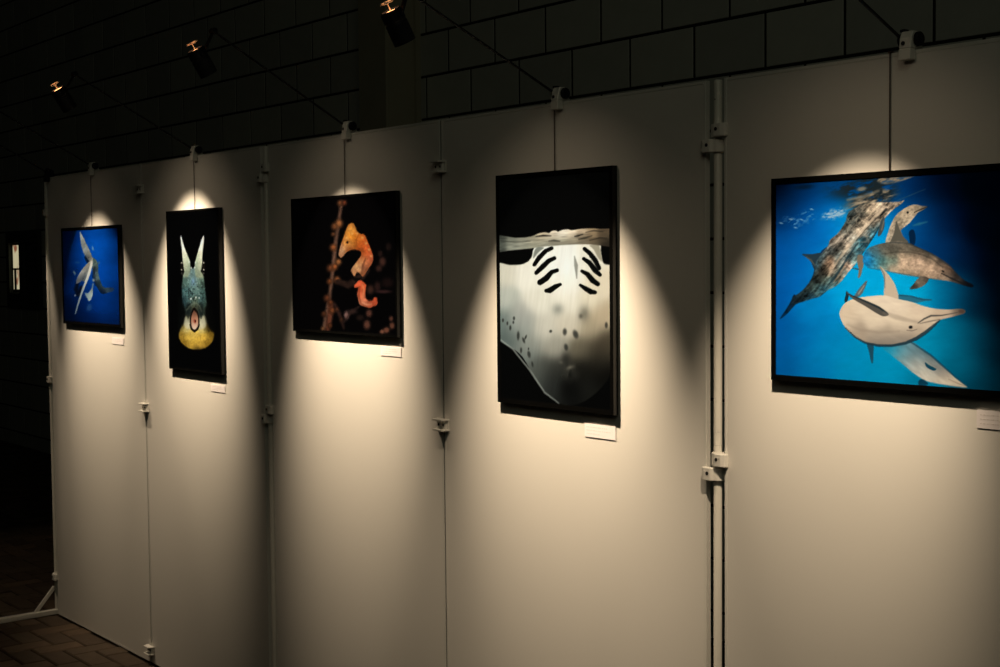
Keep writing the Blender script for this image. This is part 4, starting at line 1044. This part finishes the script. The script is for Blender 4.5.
# ------------------------------------------------------------------ clamp-on arm spotlights
def spotlight(q, lb, lit=True, tip=(-.452, 2.262), clamp_dx=0.0, clamp='white'):
    x, hc = q['x'], q['hc']
    t = thing('arm_spotlight', lb, 'spotlight', (x + clamp_dx, 0, H), 'clamp-on arm spotlights along the panel tops')
    dx = -clamp_dx
    def L(y, z, xx=0.0):
        return Vector((xx + dx, y, z - H))
    # clamp: white saddle over the panel top, standing up as a rounded cheek
    def cheek(x0, x1, p):
        b = MB()
        a = [b.bm.verts.new((x0, y, z)) for y, z in p]
        c = [b.bm.verts.new((x1, y, z)) for y, z in p]
        b.bm.faces.new(a); b.bm.faces.new(c[::-1])
        for i in range(len(p)):
            b.bm.faces.new((a[i], a[(i + 1) % len(p)], c[(i + 1) % len(p)], c[i]))
        return b
    up_ = [(-.020, .002), (-.017, .024), (-.011, .036), (.006, .036), (.015, .024), (TH + .010, .002)]
    cb = cheek(-.0135, .0135, up_).build('clamp_body', clamp, t, bevel=.002)
    cheek(-.0135, .0135, [(-.022, -.020), (-.020, .002), (-.002, .002), (-.002, -.020)]).build('clamp_jaw', clamp, t, bevel=.0015)
    cheek(-.0135, .0135, [(TH + .002, -.020), (TH + .002, .002), (TH + .012, .002), (TH + .012, -.020)]).build('clamp_jaw', clamp, t, bevel=.0015)
    MB().rings((-.003, -.0195, .012), (0, -1, .15), [(0, .0042), (.0016, .0042)], 12).build('screw_hole', 'screw', cb)
    for s in (-1, 1):
        MB().rings((s * .0135, .001, .020), (s, 0, 0), [(0, .011), (.002, .0138), (.008, .0138), (.010, .0115)], 20).build('knob', 'knob', t, smooth=True)
    MB().box(-.018, -.006, -.010, .004, .0355, .041).build('wing_nut', 'knob', cb, bevel=.001)
    # arm
    a0 = Vector((-.018, -.004, .024)); a1 = L(tip[0], tip[1])
    d = a1 - a0
    MB().rings(a0, d, [(0, .0032), (d.length, .0032)], 10).build('arm', 'black', t, smooth=True)
    MB().rings(a1 - Vector((.011, 0, 0)), (1, 0, 0), [(0, .008), (.002, .010), (.020, .010), (.022, .008)], 16).build('swivel', 'black', t, smooth=True)
    # head
    c = L(*hc)
    ax = lamp_axis(q)
    half = .040
    rad = .0265
    lh = MB().rings(c - ax * half, ax, [(0, .0215), (.004, rad), (.026, rad), (.028, rad - .0015), (.031, rad - .0015), (.033, rad), (2 * half, rad), (2 * half, rad - .002), (2 * half - .008, rad - .003)], 28, False, False).build('lamp_housing', 'black', t, smooth=True)
    rear = c - ax * half
    MB().rings(rear + ax * .003, ax, [(0, .0135), (.0008, .0195), (.002, .0205), (.004, .0205)], 24).build('lamp_back', 'glow' if lit else 'black', lh)
    # open rear: a wire guard ring on a stem, lit by the hot lamp back
    g0 = rear - ax * .019
    e1 = ax.cross(Vector((1, 0, 0))).normalized(); e2 = ax.cross(e1)
    gp = [g0 + (e1 * math.cos(k * math.pi / 10) + e2 * math.sin(k * math.pi / 10)) * .0165 for k in range(21)]
    MB().tube(gp, .0016, 8).build('guard_ring', 'chrome' if lit else 'black', lh, smooth=True)
    MB().tube([g0 + e2 * .0165, g0 - e2 * .0165], .0012, 8).build('guard_bar', 'chrome' if lit else 'black', lh)
    MB().tube([g0, rear + ax * .004], .0014, 8).build('stem', 'chrome' if lit else 'black', lh)
    MB().rings(c + ax * (half - .007), ax, [(0, rad - .0032), (.002, rad - .0032)], 24).build('lens', 'lens' if lit else 'off_lens', lh)
    # yoke from swivel to the housing side
    side = L(hc[0], hc[1], rad + .001) - ax * .022
    yb = MB()
    yb.bar(a1, side, .014, .004)
    yb.rings(side - Vector((.004, 0, 0)), (1, 0, 0), [(0, .007), (.008, .007)], 14)
    yb.build('yoke', 'black', t)
    if lit:
        for nm, en, size, bl in (('beam', q['watt'], 2 * q['half'], q['blend']), ('spill', q['spill'], 2 * q['shalf'], 1.0)):
            ld = bpy.data.lights.new(nm, 'SPOT')
            ld.energy = en
            ld.color = SPOT_COLOR
            ld.spot_size = R(size)
            ld.spot_blend = bl
            ld.shadow_soft_size = .010
            lo = bpy.data.objects.new(nm, ld)
            lo.parent = t
            lo.location = c + ax * (half + .001)
            lo.rotation_euler = ax.to_track_quat('-Z', 'Y').to_euler()
            COL.objects.link(lo)
    return t

spotlight(LAMPS[0], 'black arm spotlight lighting the whale picture')
spotlight(LAMPS[1], 'black arm spotlight lighting the fish face picture, rear glowing orange')
spotlight(LAMPS[2], 'black arm spotlight lighting the seahorse picture, rear glowing orange', tip=(-.452, 2.268))
spotlight(LAMPS[3], 'black arm spotlight lighting the ray picture, head cut by the photo top', tip=(-.462, 2.225))
spotlight(LAMPS[4], 'black arm spotlight lighting the dolphin picture', tip=(-.462, 2.225))
spotlight(LAMPS[5], 'black arm spotlight on the far end corner, turned away from the row', clamp='knob')
